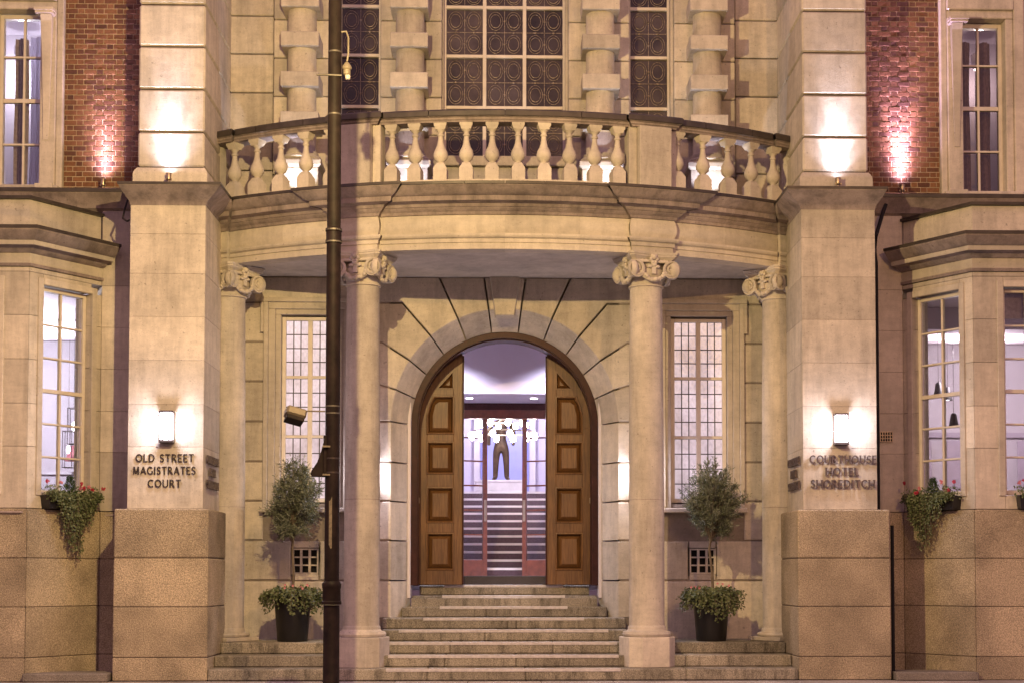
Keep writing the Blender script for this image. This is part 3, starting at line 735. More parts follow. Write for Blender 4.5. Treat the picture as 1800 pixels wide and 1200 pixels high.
# ---------------- canted bays, ground floor
def offset_path(path, o):
    out = []
    for i, p in enumerate(path):
        p = Vector(p); ns_ = []
        if i > 0: t = (p - Vector(path[i-1])).normalized(); ns_.append(Vector((t.y, -t.x)))
        if i < len(path) - 1: t = (Vector(path[i+1]) - p).normalized(); ns_.append(Vector((t.y, -t.x)))
        m = ns_[0] if len(ns_) == 1 else (ns_[0] + ns_[1])
        m = m/m.length_squared*(1 if len(ns_) == 1 else 2)
        out.append(p + m*o)
    return out
def sweep_path(name, parent, path, prof, back, mat, smooth=30):
    ring = prof + [(back, prof[-1][1]), (back, prof[0][1])]
    pts = [offset_path(path, o) for o, z in ring]
    rings = [[(pts[k][i].x, pts[k][i].y, ring[k][1]) for k in range(len(ring))] for i in range(len(path))]
    return part(name, MB().loft(rings), mat, parent, smooth)
for sg in (-1, 1):
    # path runs so that the outward normal (t.y,-t.x) faces the street
    A, Bp, Cn, Dn = (4.72, 1.0), (5.31, 1.0), (5.96, 0.0), (8.6, 0.0)
    path = [A, Bp, Cn, Dn] if sg > 0 else [(-x, y) for x, y in (Dn, Cn, Bp, A)]
    faces = {'strip': (0, 1), 'cant': (1, 2), 'front': (2, 3)} if sg > 0 else {'strip': (2, 3), 'cant': (1, 2), 'front': (0, 1)}
    def fblock(name, parent, face, s0, s1, z0, z1, o, t, mat, bev=.004, g=.0025, jit=0):
        i, j = faces[face]; out = offset_path(path, o); inn = offset_path(path, o - t)
        if sg < 0: s0, s1 = 1 - s1, 1 - s0
        P0, P1, Q0, Q1 = out[i], out[j], inn[i], inn[j]
        tn = (Vector(path[j]) - Vector(path[i])).normalized(); nn = Vector((tn.y, -tn.x)); L = (Vector(path[j]) - Vector(path[i])).length
        def pt(s, outer_):
            if s <= 0: return (P0 if outer_ else Q0) + tn*g
            if s >= 1: return (P1 if outer_ else Q1) - tn*g
            return Vector(path[i]) + tn*(L*s) + nn*(o if outer_ else o - t) + tn*(g if s == s0 else -g)
        jj = nn*random.uniform(-jit, jit)
        a, b, c, d = pt(s0, True) + jj, pt(s1, True) + jj, pt(s1, False), pt(s0, False)
        mb = MB().loft([[(p.x, p.y, z) for p in (a, b, c, d)] for z in (z0 + g, z1 - g)])
        return part(name, mb, mat, parent, None, bev)
    # granite base
    core = sweep_path('bay_base', bld, path, [(-.0, .001), (.035, .02), (.035, 2.12)], -.4, 'joint')
    for i in range(4):
        z0, z1 = GJ[i], GJ[i+1]
        fblock('granite_block', core, 'strip', 0, 1, z0, z1, .05, .3, 'granite', .008, .003, .002)
        fblock('granite_block', core, 'cant', 0, 1, z0, z1, .05, .3, 'granite', .008, .003, .002)
        k = .28 if i % 2 else .42
        fblock('granite_block', core, 'front', 0, k, z0, z1, .05, .3, 'granite', .008, .003, .002)
        fblock('granite_block', core, 'front', k, 1, z0, z1, .05, .3, 'granite', .008, .003, .002)
    # stone walls, window opening in the cant
    bay = sweep_path('bay_window', bld, [path[faces['strip'][0]], path[faces['strip'][1]]], [(-.006, 2.16), (-.006, 6.1)], -.35, 'fine_joint')
    WS0, WS1 = .145, .815        # along the cant from B (rear) to C (front corner)
    WZ0, WZ1 = 2.34, 4.98
    zs = [2.155] + SJ[1:6] + [5.175]
    for i in range(6):
        z0, z1 = zs[i], zs[i+1]
        fblock('stone_block', bay, 'strip', 0, 1, z0, z1 if i < 5 else 6.12, 0, .25, 'stone', .004, .002, .001)
        if i == 5: fblock('stone_block', bay, 'cant', 0, 1, z0, z1, 0, .3, 'stone', .004, .002)
        else:
            fblock('stone_block', bay, 'cant', 0, WS0, z0, min(z1, 4.99) if i == 4 else z1, 0, .3, 'stone', .004, .002)
            fblock('stone_block', bay, 'cant', WS1, 1, z0, z1, 0, .3, 'stone', .004, .002)
        if i == 4: fblock('stone_block', bay, 'cant', WS0, WS1, 4.99, z1, 0, .3, 'stone', .003, .002)
        if i == 0: fblock('stone_block', bay, 'cant', WS0, WS1, z0, 2.33, 0, .3, 'stone', .003, .002)
        # front face with its own window
        f0, f1 = .148, .50
        if i in (5,): fblock('stone_block', bay, 'front', 0, 1, z0, z1, 0, .3, 'stone', .004, .002)
        else:
            fblock('stone_block', bay, 'front', 0, f0, z0, z1, 0, .3, 'stone', .004, .002, .001)
            fblock('stone_block', bay, 'front', f1, 1, z0, z1, 0, .3, 'stone', .004, .002, .001)
        if i == 4: fblock('stone_block', bay, 'front', f0, f1, 4.99, z1, 0, .3, 'stone', .003, .002)
        if i == 0: fblock('stone_block', bay, 'front', f0, f1, z0, 2.33, 0, .3, 'stone', .003, .002)
    def window_in(face, s0, s1, rows, ncol):
        L = (Vector(path[faces[face][1]]) - Vector(path[faces[face][0]])).length
        d = lambda m: m/L
        ar = .085
        for a, b, z0, z1 in ((s0 - d(ar), s0, WZ0 - .02, WZ1 + ar), (s1, s1 + d(ar), WZ0 - .02, WZ1 + ar), (s0, s1, WZ1, WZ1 + ar)):
            fblock('architrave', bay, face, a, b, z0, z1, .022, .06, 'stone_clean', .006, .001)
        for a, b, z0, z1 in ((s0, s0 + d(.05), WZ0, WZ1), (s1 - d(.05), s1, WZ0, WZ1), (s0 + d(.05), s1 - d(.05), WZ1 - .055, WZ1), (s0 + d(.05), s1 - d(.05), WZ0, WZ0 + .06)):
            fblock('sash_frame', bay, face, a, b, z0, z1, -.10, .09, 'paint', .004, .001)
        i0, i1 = s0 + d(.05), s1 - d(.05); zb, zt = WZ0 + .06, WZ1 - .055
        for k in range(1, ncol):
            c = i0 + (i1 - i0)*k/ncol
            fblock('glazing_bar', bay, face, c - d(.016), c + d(.016), zb, zt, -.115, .05, 'paint', .004, .0005)
        for k in range(1, rows):
            z = zb + (zt - zb)*k/rows; hh = .026 if k == rows//2 else .013
            fblock('glazing_bar', bay, face, i0, i1, z - hh, z + hh, -.112 if hh < .02 else -.10, .055, 'paint', .004, .0005)
        for r_ in range(rows):
            for k in range(ncol):
                fblock('pane', bay, face, i0 + (i1 - i0)*k/ncol, i0 + (i1 - i0)*(k + 1)/ncol, zb + (zt - zb)*r_/rows, zb + (zt - zb)*(r_ + 1)/rows, -.135, .005, 'glass', 0, .002)
    window_in('cant', WS0, WS1, 6, 2)
    window_in('front', .148, .50, 6, 3)
    bp = path[1:] if sg > 0 else path[:-1]
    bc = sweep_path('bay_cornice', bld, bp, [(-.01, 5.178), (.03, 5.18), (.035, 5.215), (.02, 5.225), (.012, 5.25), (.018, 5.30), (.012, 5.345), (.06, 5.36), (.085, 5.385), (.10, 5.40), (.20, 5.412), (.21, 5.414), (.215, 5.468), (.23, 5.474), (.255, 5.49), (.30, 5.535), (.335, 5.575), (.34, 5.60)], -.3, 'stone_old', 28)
    bc.data.materials.append(M['stone_clean'])
    for p in bc.data.polygons:
        zc_ = p.center.z
        if 5.2 < zc_ < 5.35 or 5.41 < zc_ < 5.47: p.material_index = 1
    sweep_path('lead_capping', bc, bp, [(.32, 5.594), (.355, 5.594), (.36, 5.63), (.30, 5.645), (.0, 5.665)], -.2, 'lead')
    sweep_path('parapet', bc, bp, [(-.03, 5.64), (-.03, 6.03)], -.3, 'stone')
    sweep_path('parapet_coping', bc, bp, [(-.02, 6.032), (.03, 6.035), (.035, 6.07), (-.1, 6.10)], -.33, 'lead')
    gl = sweep_path('gutter_cornice', bld, [(4.70, 1.0), (8.6, 1.0)] if sg > 0 else [(-8.6, 1.0), (-4.70, 1.0)], [(-.02, 6.10), (.01, 6.12), (.05, 6.14), (.08, 6.20), (.16, 6.27), (.20, 6.31), (.20, 6.325)], -.2, 'stone_old', 28)
    sweep_path('lead_capping', gl, [(4.70, 1.0), (8.6, 1.0)] if sg > 0 else [(-8.6, 1.0), (-4.70, 1.0)], [(.19, 6.318), (.22, 6.318), (.225, 6.36), (.2, 6.375), (.02, 6.388)], -.2, 'lead')
    # low kerb stone in the recess between pier and bay
    part('area_kerb', MB().box(sg*4.90, sg*5.94, -.14, .45, .001, .105), 'kerb', bld, None, .012)
    # first floor window beside the brickwork
    def X(a): return sg*a
    uw = MB()
    uw.box(X(6.155), X(6.205), 1.20, 1.30, 6.45, 8.80).box(X(6.705), X(6.755), 1.20, 1.30, 6.45, 8.80).box(X(6.206), X(6.704), 1.20, 1.30, 8.745, 8.80).box(X(6.206), X(6.704), 1.20, 1.30, 6.45, 6.51)
    u = part('sash_window', uw, 'paint', bld, None, .004)
    part('glazing_bar', MB().box(X(6.418), X(6.448), 1.215, 1.27, 6.511, 8.744), 'paint', u, None, .004)
    for z, h in ((8.23, .013), (7.64, .028), (7.05, .013)): part('glazing_bar', MB().box(X(6.206), X(6.704), 1.212, 1.273, z - h, z + h), 'paint', u, None, .004)
    zl = [6.511, 7.05, 7.64, 8.23, 8.744]
    for i in range(4):
        for a, b in ((6.206, 6.418), (6.448, 6.704)): part('pane', MB().box(X(a), X(b), 1.24, 1.246, zl[i] + .01, zl[i+1] - .01), 'glass', u)
    su = MB().box(X(5.865), X(5.95), 1.02, 1.4, 6.39, 9.8).box(X(5.951), X(6.155), .985, 1.4, 6.39, 8.82).box(X(6.756), X(6.86), 1.04, 1.4, 6.39, 8.82).box(X(6.861), X(7.0), 1.0, 1.4, 6.39, 9.8).box(X(5.951), X(6.86), 1.03, 1.4, 8.821, 8.93).box(X(5.951), X(6.86), .99, 1.4, 8.931, 9.8).box(X(7.001), X(8.6), 1.1, 1.4, 6.39, 9.8)
    part('window_surround', su, 'stone', u, None, .01)
    cs = MB()
    for z0, z1, a0, a1, yf in ((6.39, 6.47, 5.97, 6.20, .95),): cs.box(X(a0), X(a1), yf, 1.2, z0, z1)
    cs.loft([[(X(5.985 + .05*t), .985 - .005, z), (X(6.13 - .03*t), .985 - .005, z), (X(6.13 - .03*t), .985 - y_, z), (X(5.985 + .05*t), .985 - y_, z)] for z, y_, t in ((7.05, .012, .9), (7.6, .03, .6), (8.2, .06, .3), (8.62, .10, 0), (8.70, .13, 0))])
    cs.box(X(5.955), X(6.19), .82, .985, 8.705, 8.735); cs.box(X(5.945), X(6.20), .80, .985, 8.736, 8.775)
    part('console_bracket', cs, 'stone_clean', u, None, .004)
    part('window_sill', MB().box(X(5.9), X(6.95), .96, 1.3, 6.392, 6.448), 'stone', u, None, .006)
    # room boxes behind the windows
    rm = MB().box(X(6.0), X(8.0), 2.6, 2.65, 6.3, 9.2).box(X(7.95), X(8.0), 1.42, 2.59, 6.3, 9.2).box(X(5.9), X(5.95), 1.42, 2.59, 6.3, 9.2).box(X(5.9), X(8.0), 1.42, 2.65, 9.0, 9.05).box(X(5.9), X(8.0), 1.42, 2.65, 6.25, 6.3)
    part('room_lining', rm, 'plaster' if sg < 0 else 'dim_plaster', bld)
    # ground floor room
    g0, g1, gy = 4.95, 9.6, 5.6
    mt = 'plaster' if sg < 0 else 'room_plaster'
    part('room_wall', MB().box(X(g0), X(g1), gy, gy + .1, 2.1, 5.4), mt, bld)
    part('room_wall', MB().box(X(g0 - .1), X(g0 - .001), 1.3, gy, 2.1, 5.4), mt, bld)
    part('room_wall', MB().box(X(g1), X(g1 + .1), .3, gy, 2.1, 5.4), mt, bld)
    rp_ = [(g0, 1.3), (5.47, 1.3), (6.12, .32), (g1, .32), (g1, gy - .001), (g0, gy - .001)]
    def slab(z0, z1): return MB().loft([[(X(a), b, z) for a, b in rp_] for z in (z0, z1)])
    part('room_ceiling', slab(5.06, 5.16), mt, bld)
    part('room_floor', slab(2.05, 2.15), 'carpet', bld)
    part('ceiling_cove', MB().box(X(g0 + .001), X(g1 - .001), 3.4, 3.7, 4.80, 5.055), mt, bld, None, .02)
    if sg > 0:
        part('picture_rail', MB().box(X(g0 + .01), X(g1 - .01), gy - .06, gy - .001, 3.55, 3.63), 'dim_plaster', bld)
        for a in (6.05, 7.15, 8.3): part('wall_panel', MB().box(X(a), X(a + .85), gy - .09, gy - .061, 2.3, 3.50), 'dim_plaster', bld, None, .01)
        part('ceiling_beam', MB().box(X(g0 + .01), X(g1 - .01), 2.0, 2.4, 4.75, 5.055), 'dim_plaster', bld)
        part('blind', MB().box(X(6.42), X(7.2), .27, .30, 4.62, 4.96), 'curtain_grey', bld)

# small things fixed to the walls
vt = MB()
for q in range(6): vt.box(4.985 + q*.033, 4.994 + q*.033, .975, .992, 3.085, 3.225)
for q in range(4): vt.box(4.985, 5.159, .9755, .9915, 3.085 + q*.0437, 3.094 + q*.0437)
gv = part('wall_grille', vt, 'brass', bld); part('grille_recess', MB().box(4.986, 5.158, .993, .997, 3.086, 3.224), 'black', gv)
dp = part('black_gap_tube', MB().tube([(4.805, .35, 2.16), (4.805, .35, 5.35), (4.83, .45, 5.72), (4.98, .74, 6.05), (5.05, .80, 6.22)], .026, 10), 'black', bld, 40)  # pipe bend at the top; below, a black tube drawn for a dark recess
part('black_gap_tube', MB().tube([(4.925, .12, .10), (4.925, .12, 1.95)], .022, 10), 'black', bld, 40)  # dark gap beside the granite, drawn as a black tube
part('cable', MB().tube([(-4.93, .80, 6.25), (-4.92, .55, 6.02), (-4.88, .3, 5.86), (-4.80, .2, 5.80), (-4.75, .12, 5.80)], .012, 6), 'black', bld, 40)
part('conduit', MB().tube([(-8.5, -.075, 2.10), (-6.01, -.075, 2.10), (-5.30, .97, 2.10), (-4.9, .92, 2.10)], .014, 8), 'stone_old', bld, 40)

# ---------------- lettering
def ell(cx, cy, rx, ry, a0, a1, n=16): return [(cx + rx*math.cos(R(a0 + (a1 - a0)*k/n)), cy + ry*math.sin(R(a0 + (a1 - a0)*k/n))) for k in range(n + 1)]
T, H_ = .17, .11     # thick and thin strokes
def glyph(ch):
    g = {
     'O': (.95, [(ell(.475, .5, .40, .44, 0, 360, 26), T*.9)]),
     'L': (.62, [([(.1, 1), (.1, 0)], T), ([(.1, .055), (.6, .055)], H_)]),
     'D': (.85, [([(.1, 1), (.1, 0)], T), ([(.1, .945)] + ell(.32, .5, .44, .445, 90, -90, 14) + [(.1, .055)], H_*1.2)]),
     'S': (.62, [(ell(.32, .735, .22, .21, 20, 270, 12) + ell(.30, .27, .24, .215, 90, -160, 12)[1:], T*.8)]),
     'T': (.76, [([(.38, 1), (.38, 0)], T), ([(.02, .945), (.74, .945)], H_)]),
     'R': (.74, [([(.1, 1), (.1, 0)], T), ([(.1, .945)] + ell(.32, .725, .24, .22, 90, -90, 12) + [(.1, .505)], H_), ([(.32, .5), (.70, .02)], T*.9)]),
     'E': (.62, [([(.1, 1), (.1, 0)], T), ([(.1, .945), (.58, .945)], H_), ([(.1, .51), (.50, .51)], H_), ([(.1, .055), (.60, .055)], H_)]),
     'M': (1.0, [([(.12, 0), (.17, 1)], H_), ([(.17, .97), (.5, .10)], T), ([(.5, .10), (.83, .97)], H_), ([(.83, 1), (.88, 0)], T)]),
     'A': (.86, [([(.06, 0), (.43, .98)], H_), ([(.43, .98), (.80, 0)], T), ([(.2, .34), (.66, .34)], H_)]),
     'G': (.88, [(ell(.48, .5, .40, .445, 48, 315, 20), T*.85), ([(.78, .44), (.78, .05)], T)]),
     'I': (.28, [([(.14, 1), (.14, 0)], T)]),
     'C': (.84, [(ell(.48, .5, .40, .445, 45, 315, 20), T*.85)]),
     'U': (.84, [([(.1, 1), (.1, .35)] + ell(.42, .34, .32, .29, 180, 360, 12) + [(.74, .35), (.74, 1)], T*.85)]),
     'H': (.86, [([(.1, 1), (.1, 0)], T), ([(.76, 1), (.76, 0)], T), ([(.1, .51), (.76, .51)], H_)]),
     ' ': (.42, [])}[ch]
    return g
def ribbon(mb, pts, w_, d, sx, sz, serif):
    P_ = [Vector((x*sx, y*sz)) for x, y in pts]; closed = (P_[0] - P_[-1]).length < 1e-6
    L_, R__ = [], []
    for i, p in enumerate(P_):
        a = P_[i-1] if i > 0 else (P_[-2] if closed else None); b = P_[i+1] if i < len(P_) - 1 else (P_[1] if closed else None)
        t = ((b - p).normalized() if b is not None else Vector((0, 0))) + ((p - a).normalized() if a is not None else Vector((0, 0)))
        t.normalize(); nn = Vector((-t.y, t.x))*w_*sz*.5
        L_.append(p + nn); R__.append(p - nn)
    rings = [[(l.x, 0, l.y), (r.x, 0, r.y), (r.x, -d, r.y), (l.x, -d, l.y)] for l, r in zip(L_, R__)]
    mb.loft(rings, cap=not closed)
LET = {}
def letter_mesh(ch, wx, hz, depth, serif, mat):
    key = (ch, round(wx, 4), round(hz, 4), serif, mat)
    if key in LET: return LET[key]
    gw, strokes = glyph(ch); mb = MB(); k = 0
    for pts, w_ in strokes:
        ribbon(mb, pts, w_, depth + k*.0006, wx, hz, serif); k += 1
        if serif:
            for e in (pts[0], pts[-1]):
                if pts[0] != pts[-1] and (abs(e[1]) < .03 or abs(e[1] - 1) < .03):
                    yy = .04 if e[1] < .5 else .96
                    ribbon(mb, [(e[0] - .15, yy), (e[0] + .15, yy)], .08, depth + k*.0006, wx, hz, False); k += 1
    LET[key] = mb.mesh('letter', mat); return LET[key]
def text(s, xc, width, z0, h, parent_fn, depth, serif, mat):
    tot = sum(glyph(c)[0] for c in s) + .16*(len(s) - 1); k = width/tot; x = xc - width/2
    for c in s:
        if c != ' ': parent_fn(letter_mesh(c, k, h, depth, serif, mat), x, z0)
        x += (glyph(c)[0] + .16)*k
def fix_front(me, x, z): link('letter', me, bld, (x, .094, z))
for s, xc, w_, z in (('OLD STREET', -4.268, .725, 2.739), ('MAGISTRATES', -4.274, .782, 2.582), ('COURT', -4.27, .415, 2.419)):
    text(s, xc, w_, z, .098, fix_front, .014, False, 'letter_dark')
def fix_stand(me, x, z): link('letter', me, bld, (x, .078, z))
RT = (('COURTHOUSE', 4.295, .855, 2.735), ('HOTEL', 4.285, .43, 2.580), ('SHOREDITCH', 4.288, .82, 2.424))
for s, xc, w_, z in RT: text(s, xc, w_, z, .102, fix_stand, .022, True, 'letter_metal')
for sg in (-1, 1):
    def fix_side(me, x, z):
        link('letter', me, bld, (sg*3.772, x if sg < 0 else x, z), R(90) if sg < 0 else R(-90))
    for s, xc, w_, z in RT:
        w2 = w_*.93
        if sg < 0: text(s, .60, w2, z, .102, fix_side, .022, True, 'letter_metal')
        else:
            def fs(me, x, z): link('letter', me, bld, (3.772, 1.20 - x, z), R(-90))
            text(s, .60, w2, z, .102, fs, .022, True, 'letter_metal')

# ---------------- entrance hall behind the doors
hl = part('hall_floor', MB().box(-2.6, 2.6, 3.4, 12.3, 1.1, 1.305), 'marble', bld)
part('hall_wall', MB().box(-1.7, -1.6, 2.99, 5.9, 1.3, 5.2).box(1.6, 1.7, 2.99, 5.9, 1.3, 5.2), 'lilac_plaster', bld)
part('hall_ceiling', MB().box(-1.6, 1.6, 2.99, 4.5, 5.0, 5.1), 'plaster', bld)
part('bulkhead', MB().box(-1.6, 1.6, 4.5, 4.7, 4.115, 5.0), 'lilac_plaster', bld)
part('vestibule_ceiling', MB().box(-1.6, 1.6, 4.701, 5.9, 4.112, 4.25), 'lilac_plaster', bld)
part('front_wall_lining', MB().box(-3, -1.33, 2.52, 2.98, 1.0, 5.4).box(1.33, 3, 2.52, 2.98, 1.0, 5.4).box(-1.33, 1.33, 2.7, 2.98, 4.85, 5.4), 'plaster', bld)
scr = part('vestibule_screen', MB().box(-1.6, -.78, 5.78, 5.88, 1.305, 4.11).box(.78, 1.6, 5.78, 5.88, 1.305, 4.11).box(-.78, .78, 5.78, 5.88, 4.0, 4.11), 'dark_wood', bld, None, .006)
part('header_panel', MB().box(-.76, .76, 5.79, 5.86, 3.86, 3.999), 'red_wood', scr)
part('hall_side_wall', MB().box(-2.6, -2.5, 5.9, 12.3, 1.3, 5.4).box(2.5, 2.6, 5.9, 12.3, 1.3, 5.4), 'lilac_plaster', bld)
part('hall_back_wall', MB().box(-2.5, 2.5, 12.2, 12.3, 1.3, 5.4), 'lilac_plaster', bld)
part('hall_top', MB().box(-2.6, 2.6, 5.9, 12.3, 5.2, 5.3), 'plaster', bld)
part('hall_panel', MB().box(-.49, .49, 12.16, 12.199, 3.0, 5.1), 'blue_panel', bld)
for a, b in ((-1.25, -1.05), (1.05, 1.25), (-.62, -.5), (.5, .62)): part('wall_pilaster', MB().box(a, b, 12.05, 12.199, 2.9, 5.19), 'marble', bld)
stc = part('hall_staircase', MB().box(-1.9, 1.9, 9.7, 12.2, 1.3, 2.87), 'marble', bld)
for k in range(11):
    z = 1.306 + k*.1425; y = 6.4 + k*.3
    part('stair_step', MB().box(-1.9, 1.9, y, 9.72 if k < 10 else 9.9, z, z + .138), 'marble', stc)
    part('stair_riser_carpet', MB().box(-1.3, 1.3, y - .006, y + .02, z + .002, z + .100), 'carpet', stc)
for s in (-1, 1):
    lf = Matrix.Translation((s*.755, 5.84, 0)) @ Matrix.Rotation(-s*R(22), 4, 'Z')
    hinge = s
    mb = MB()
    Wd = .50
    mb.box(-s*.0, -s*.07, -.022, .022, 1.312, 3.985).box(-s*(Wd - .075), -s*Wd, -.022, .022, 1.312, 3.985).box(-s*.07, -s*(Wd - .075), -.022, .022, 1.312, 1.57).box(-s*.07, -s*(Wd - .075), -.022, .022, 3.88, 3.985)
    o = part('inner_door', mb, 'red_wood', bld, None, .003); o.matrix_local = lf
    for z in (1.98, 2.38, 2.78, 3.18, 3.56): part('glazing_bar', MB().box(-s*.071, -s*(Wd - .076), -.012, .012, z - .012, z + .012), 'red_wood', o)
    for z0, z1 in ((1.571, 1.967), (1.993, 2.367), (2.393, 2.767), (2.793, 3.167), (3.193, 3.547), (3.573, 3.879)): part('pane', MB().box(-s*.071, -s*(Wd - .076), -.003, .003, z0, z1), 'glass', o)
    part('push_plate', MB().box(-s*(Wd - .06), -s*(Wd - .015), -.03, -.0225, 2.2, 2.55), 'brass', o)
# hall lamps
def light(name, kind, loc, power, col, parent=None, **kw):
    l = bpy.data.lights.new(name, kind); l.energy = power; l.color = col
    for k, v in kw.items(): setattr(l, k, v)
    o = bpy.data.objects.new(name, l); C.objects.link(o); o.location = loc
    if parent: o.parent = parent
    return o
dl_me = MB().lathe([(.055, 0), (.055, .008), (.04, .010)], 16).mesh('downlight', 'downlight')
for x, y in ((-.56, 5.05), (.46, 5.05), (-.9, 3.8), (.9, 3.8)):
    zt = 4.10 if y > 4.5 else 4.988
    d = thing('downlight', ('small round lit downlight in the vestibule ceiling, ' if y > 4.5 else 'small round downlight in the high entrance ceiling, ') + ('lamp post side' if x < 0 else 'away from the lamp post'), 'downlight', (x, y, zt), 'entrance downlights' if y > 4.5 else 'high entrance downlights', dl_me)
    light('downlight_beam', 'SPOT', (0, 0, -.03), 60 if y > 4.5 else 480, (.80, .80, 1.0), d, shadow_soft_size=.04, spot_size=R(125), spot_blend=.8)
for y in (7.6, 10.6):
    cl = thing('ceiling_light', 'round opal ceiling light over the hall stairs' if y < 9 else 'round opal ceiling light over the bronze statue', 'ceiling light', (0, y, 5.10), None, MB().lathe([(.2, .095), (.22, .06), (.2, .02), (.1, 0)], 24).mesh('ceiling_light', 'plaster', 40))
    light('ceiling_glow', 'POINT', (0, 0, -.2), 190, (.82, .80, 1.0), cl, shadow_soft_size=.15)

# ---------------- statue and chandelier
stp_ = thing('statue_plinth', 'white marble block carrying the bronze figure', 'plinth', (-.07, 10.5, 2.87))
part('block', MB().square([(.50, .0), (.50, .03), (.47, .05), (.47, .2), (.5, .22), (.5, .25)]), 'marble', stp_, None, .004)
def skin_body(name, joints, edges, mat):
    me = bpy.data.meshes.new(name); me.from_pydata([j[0] for j in joints], edges, [])
    o = bpy.data.objects.new(name, me); C.objects.link(o)
    o.modifiers.new('skin', 'SKIN'); sv = me.skin_vertices[0].data
    for v, j in zip(sv, joints): v.radius = (j[1][0]*.80, j[1][1]*.85)
    sv[0].use_root = True
    s = o.modifiers.new('sub', 'SUBSURF'); s.levels = 2; s.render_levels = 2
    me.materials.append(M[mat]); return o
J = [((0, 0, .70), (.13, .10)), ((0, .0, .90), (.125, .09)), ((0, .0, 1.08), (.155, .10)), ((0, 0, 1.17), (.08, .065)), ((0, -.01, 1.23), (.05, .05)), ((0, -.015, 1.33), (.07, .08)), ((0, -.01, 1.42), (.055, .06)),
     ((-.18, 0, 1.12), (.065, .065)), ((-.24, .02, .93), (.055, .055)), ((-.235, -.05, .76), (.042, .045)), ((-.23, -.08, .68), (.032, .04)),
     ((.18, 0, 1.12), (.065, .065)), ((.24, .02, .93), (.055, .055)), ((.235, -.05, .76), (.042, .045)), ((.23, -.08, .68), (.032, .04)),
     ((-.085, 0, .60), (.095, .095)), ((-.10, -.01, .36), (.070, .075)), ((-.11, .0, .07), (.056, .06)), ((-.15, -.14, .03), (.045, .032)),
     ((.085, 0, .60), (.095, .095)), ((.10, -.01, .36), (.070, .075)), ((.11, .0, .07), (.056, .06)), ((.15, -.14, .03), (.045, .032))]
Ed = [(0, 1), (1, 2), (2, 3), (3, 4), (4, 5), (5, 6), (2, 7), (7, 8), (8, 9), (9, 10), (2, 11), (11, 12), (12, 13), (13, 14), (0, 15), (15, 16), (16, 17), (17, 18), (0, 19), (19, 20), (20, 21), (21, 22)]
stat = skin_body('statue', J, Ed, 'bronze'); stat.location = (-.07, 10.5, 3.12)
stat['label'] = 'bronze statue of a standing figure at the top of the hall stairs'; stat['category'] = 'statue'
ch = thing('chandelier', 'ring chandelier with two tiers of glowing bulbs in the hall', 'chandelier', (-.03, 7.2, 3.62))
part('stem', MB().tube([(0, 0, .35), (0, 0, 1.58)], .012, 8), 'brass', ch, 40)
for rr, z, nb in ((.56, .14, 12), (.40, .34, 8)):
    part('ring', MB().tube([(rr*math.cos(R(a)), rr*math.sin(R(a)), z) for a in range(0, 361, 10)], .014, 6), 'brass', ch, 40)
    for a in range(3): part('spoke', MB().tube([(rr*math.cos(R(a*120)), rr*math.sin(R(a*120)), z), (0, 0, z + .25)], .006, 5), 'brass', ch)
    for k in range(nb):
        a = R(360*k/nb + 12); part('bulb', MB().ball((rr*math.cos(a), rr*math.sin(a), z - .06), .048, 10, 8, (1, 1, 1.25)), 'bulb', ch, 60)

# ---------------- rooms: pendants and lamps
for sg, nm in ((-1, 'a'), (1, 'b')):
    lx = sg*7.0
    rl_ = thing('room_light', 'opal ceiling light inside the bright room behind the left bay' if sg < 0 else 'opal ceiling light inside the dim bar room behind the right bay', 'ceiling light', (lx, 3.0 if sg < 0 else 3.1, 4.90), None, MB().lathe([(.2, .155), (.22, .1), (.2, .03), (.1, 0)], 20).mesh('room_light', 'plaster', 40))
    light('room_glow', 'POINT', (0, 0, -.25), 420 if sg < 0 else 330, (.93, .91, 1.0) if sg < 0 else (1.0, .88, .93), rl_, shadow_soft_size=.2)
    lu = thing('curtain_lamp', 'lamp glowing behind the net curtain upstairs' if sg < 0 else 'dim lamp behind the dark curtains upstairs', 'lamp', (sg*6.75, 2.2, 8.5), None, MB().lathe([(.08, 0), (.12, .1), (.12, .2), (.05, .25)], 16).mesh('curtain_lamp', 'plaster', 40))
    light('curtain_glow', 'POINT', (0, 0, -.15), 30 if sg < 0 else 16, (.92, .88, 1.0) if sg < 0 else (1, .8, .7), lu, shadow_soft_size=.08)
for k, (x, y, z, h) in enumerate(((-6.03, 2.4, 3.15, .5), (-6.62, 4.3, 2.95, .55))):
    pn = thing('glass_pendant', 'slim rectangular wire pendant hanging in the bright bay room' if k == 0 else 'further wire frame pendant deep in the bright bay room', 'pendant lamp', (x, y, z))
    fr = MB()
    for a in (-.07, .07):
        for b in (-.07, .07): fr.tube([(a, b, 0), (a, b, h)], .006, 5)
    for zz_ in (0, h):
        fr.tube([(-.07, -.07, zz_), (.07, -.07, zz_), (.07, .07, zz_), (-.07, .07, zz_), (-.07, -.07, zz_)], .006, 5)
    part('frame', fr, 'iron', pn); part('cord', MB().tube([(0, 0, h), (0, 0, 5.06 - z)], .004, 5), 'iron', pn)
    part('bulb', MB().ball((0, 0, h*.5), .03, 8, 6, (1, 1, 2.2)), 'downlight', pn)
ls = thing('shaded_lamp', 'small lamp with an orange shade in the bright bay room', 'lamp', (-6.55, 4.6, 2.15))
part('stand', MB().lathe([(.12, 0), (.12, .02), (.015, .04), (.015, 1.0)], 12), 'iron', ls); part('shade', MB().lathe([(.20, .92), (.11, 1.15)], 20), 'flower_pink', ls)
tb = thing('serving_table', 'low white console table in the bright bay room', 'table', (-6.9, 4.9, 2.15))
part('top', MB().box(-.6, .6, -.25, .25, .72, .76), 'plaster', tb); 
for a in (-.55, .55):
    for b in (-.2, .2): part('leg', MB().box(a - .025, a + .025, b - .025, b + .025, 0, .719), 'plaster', tb)
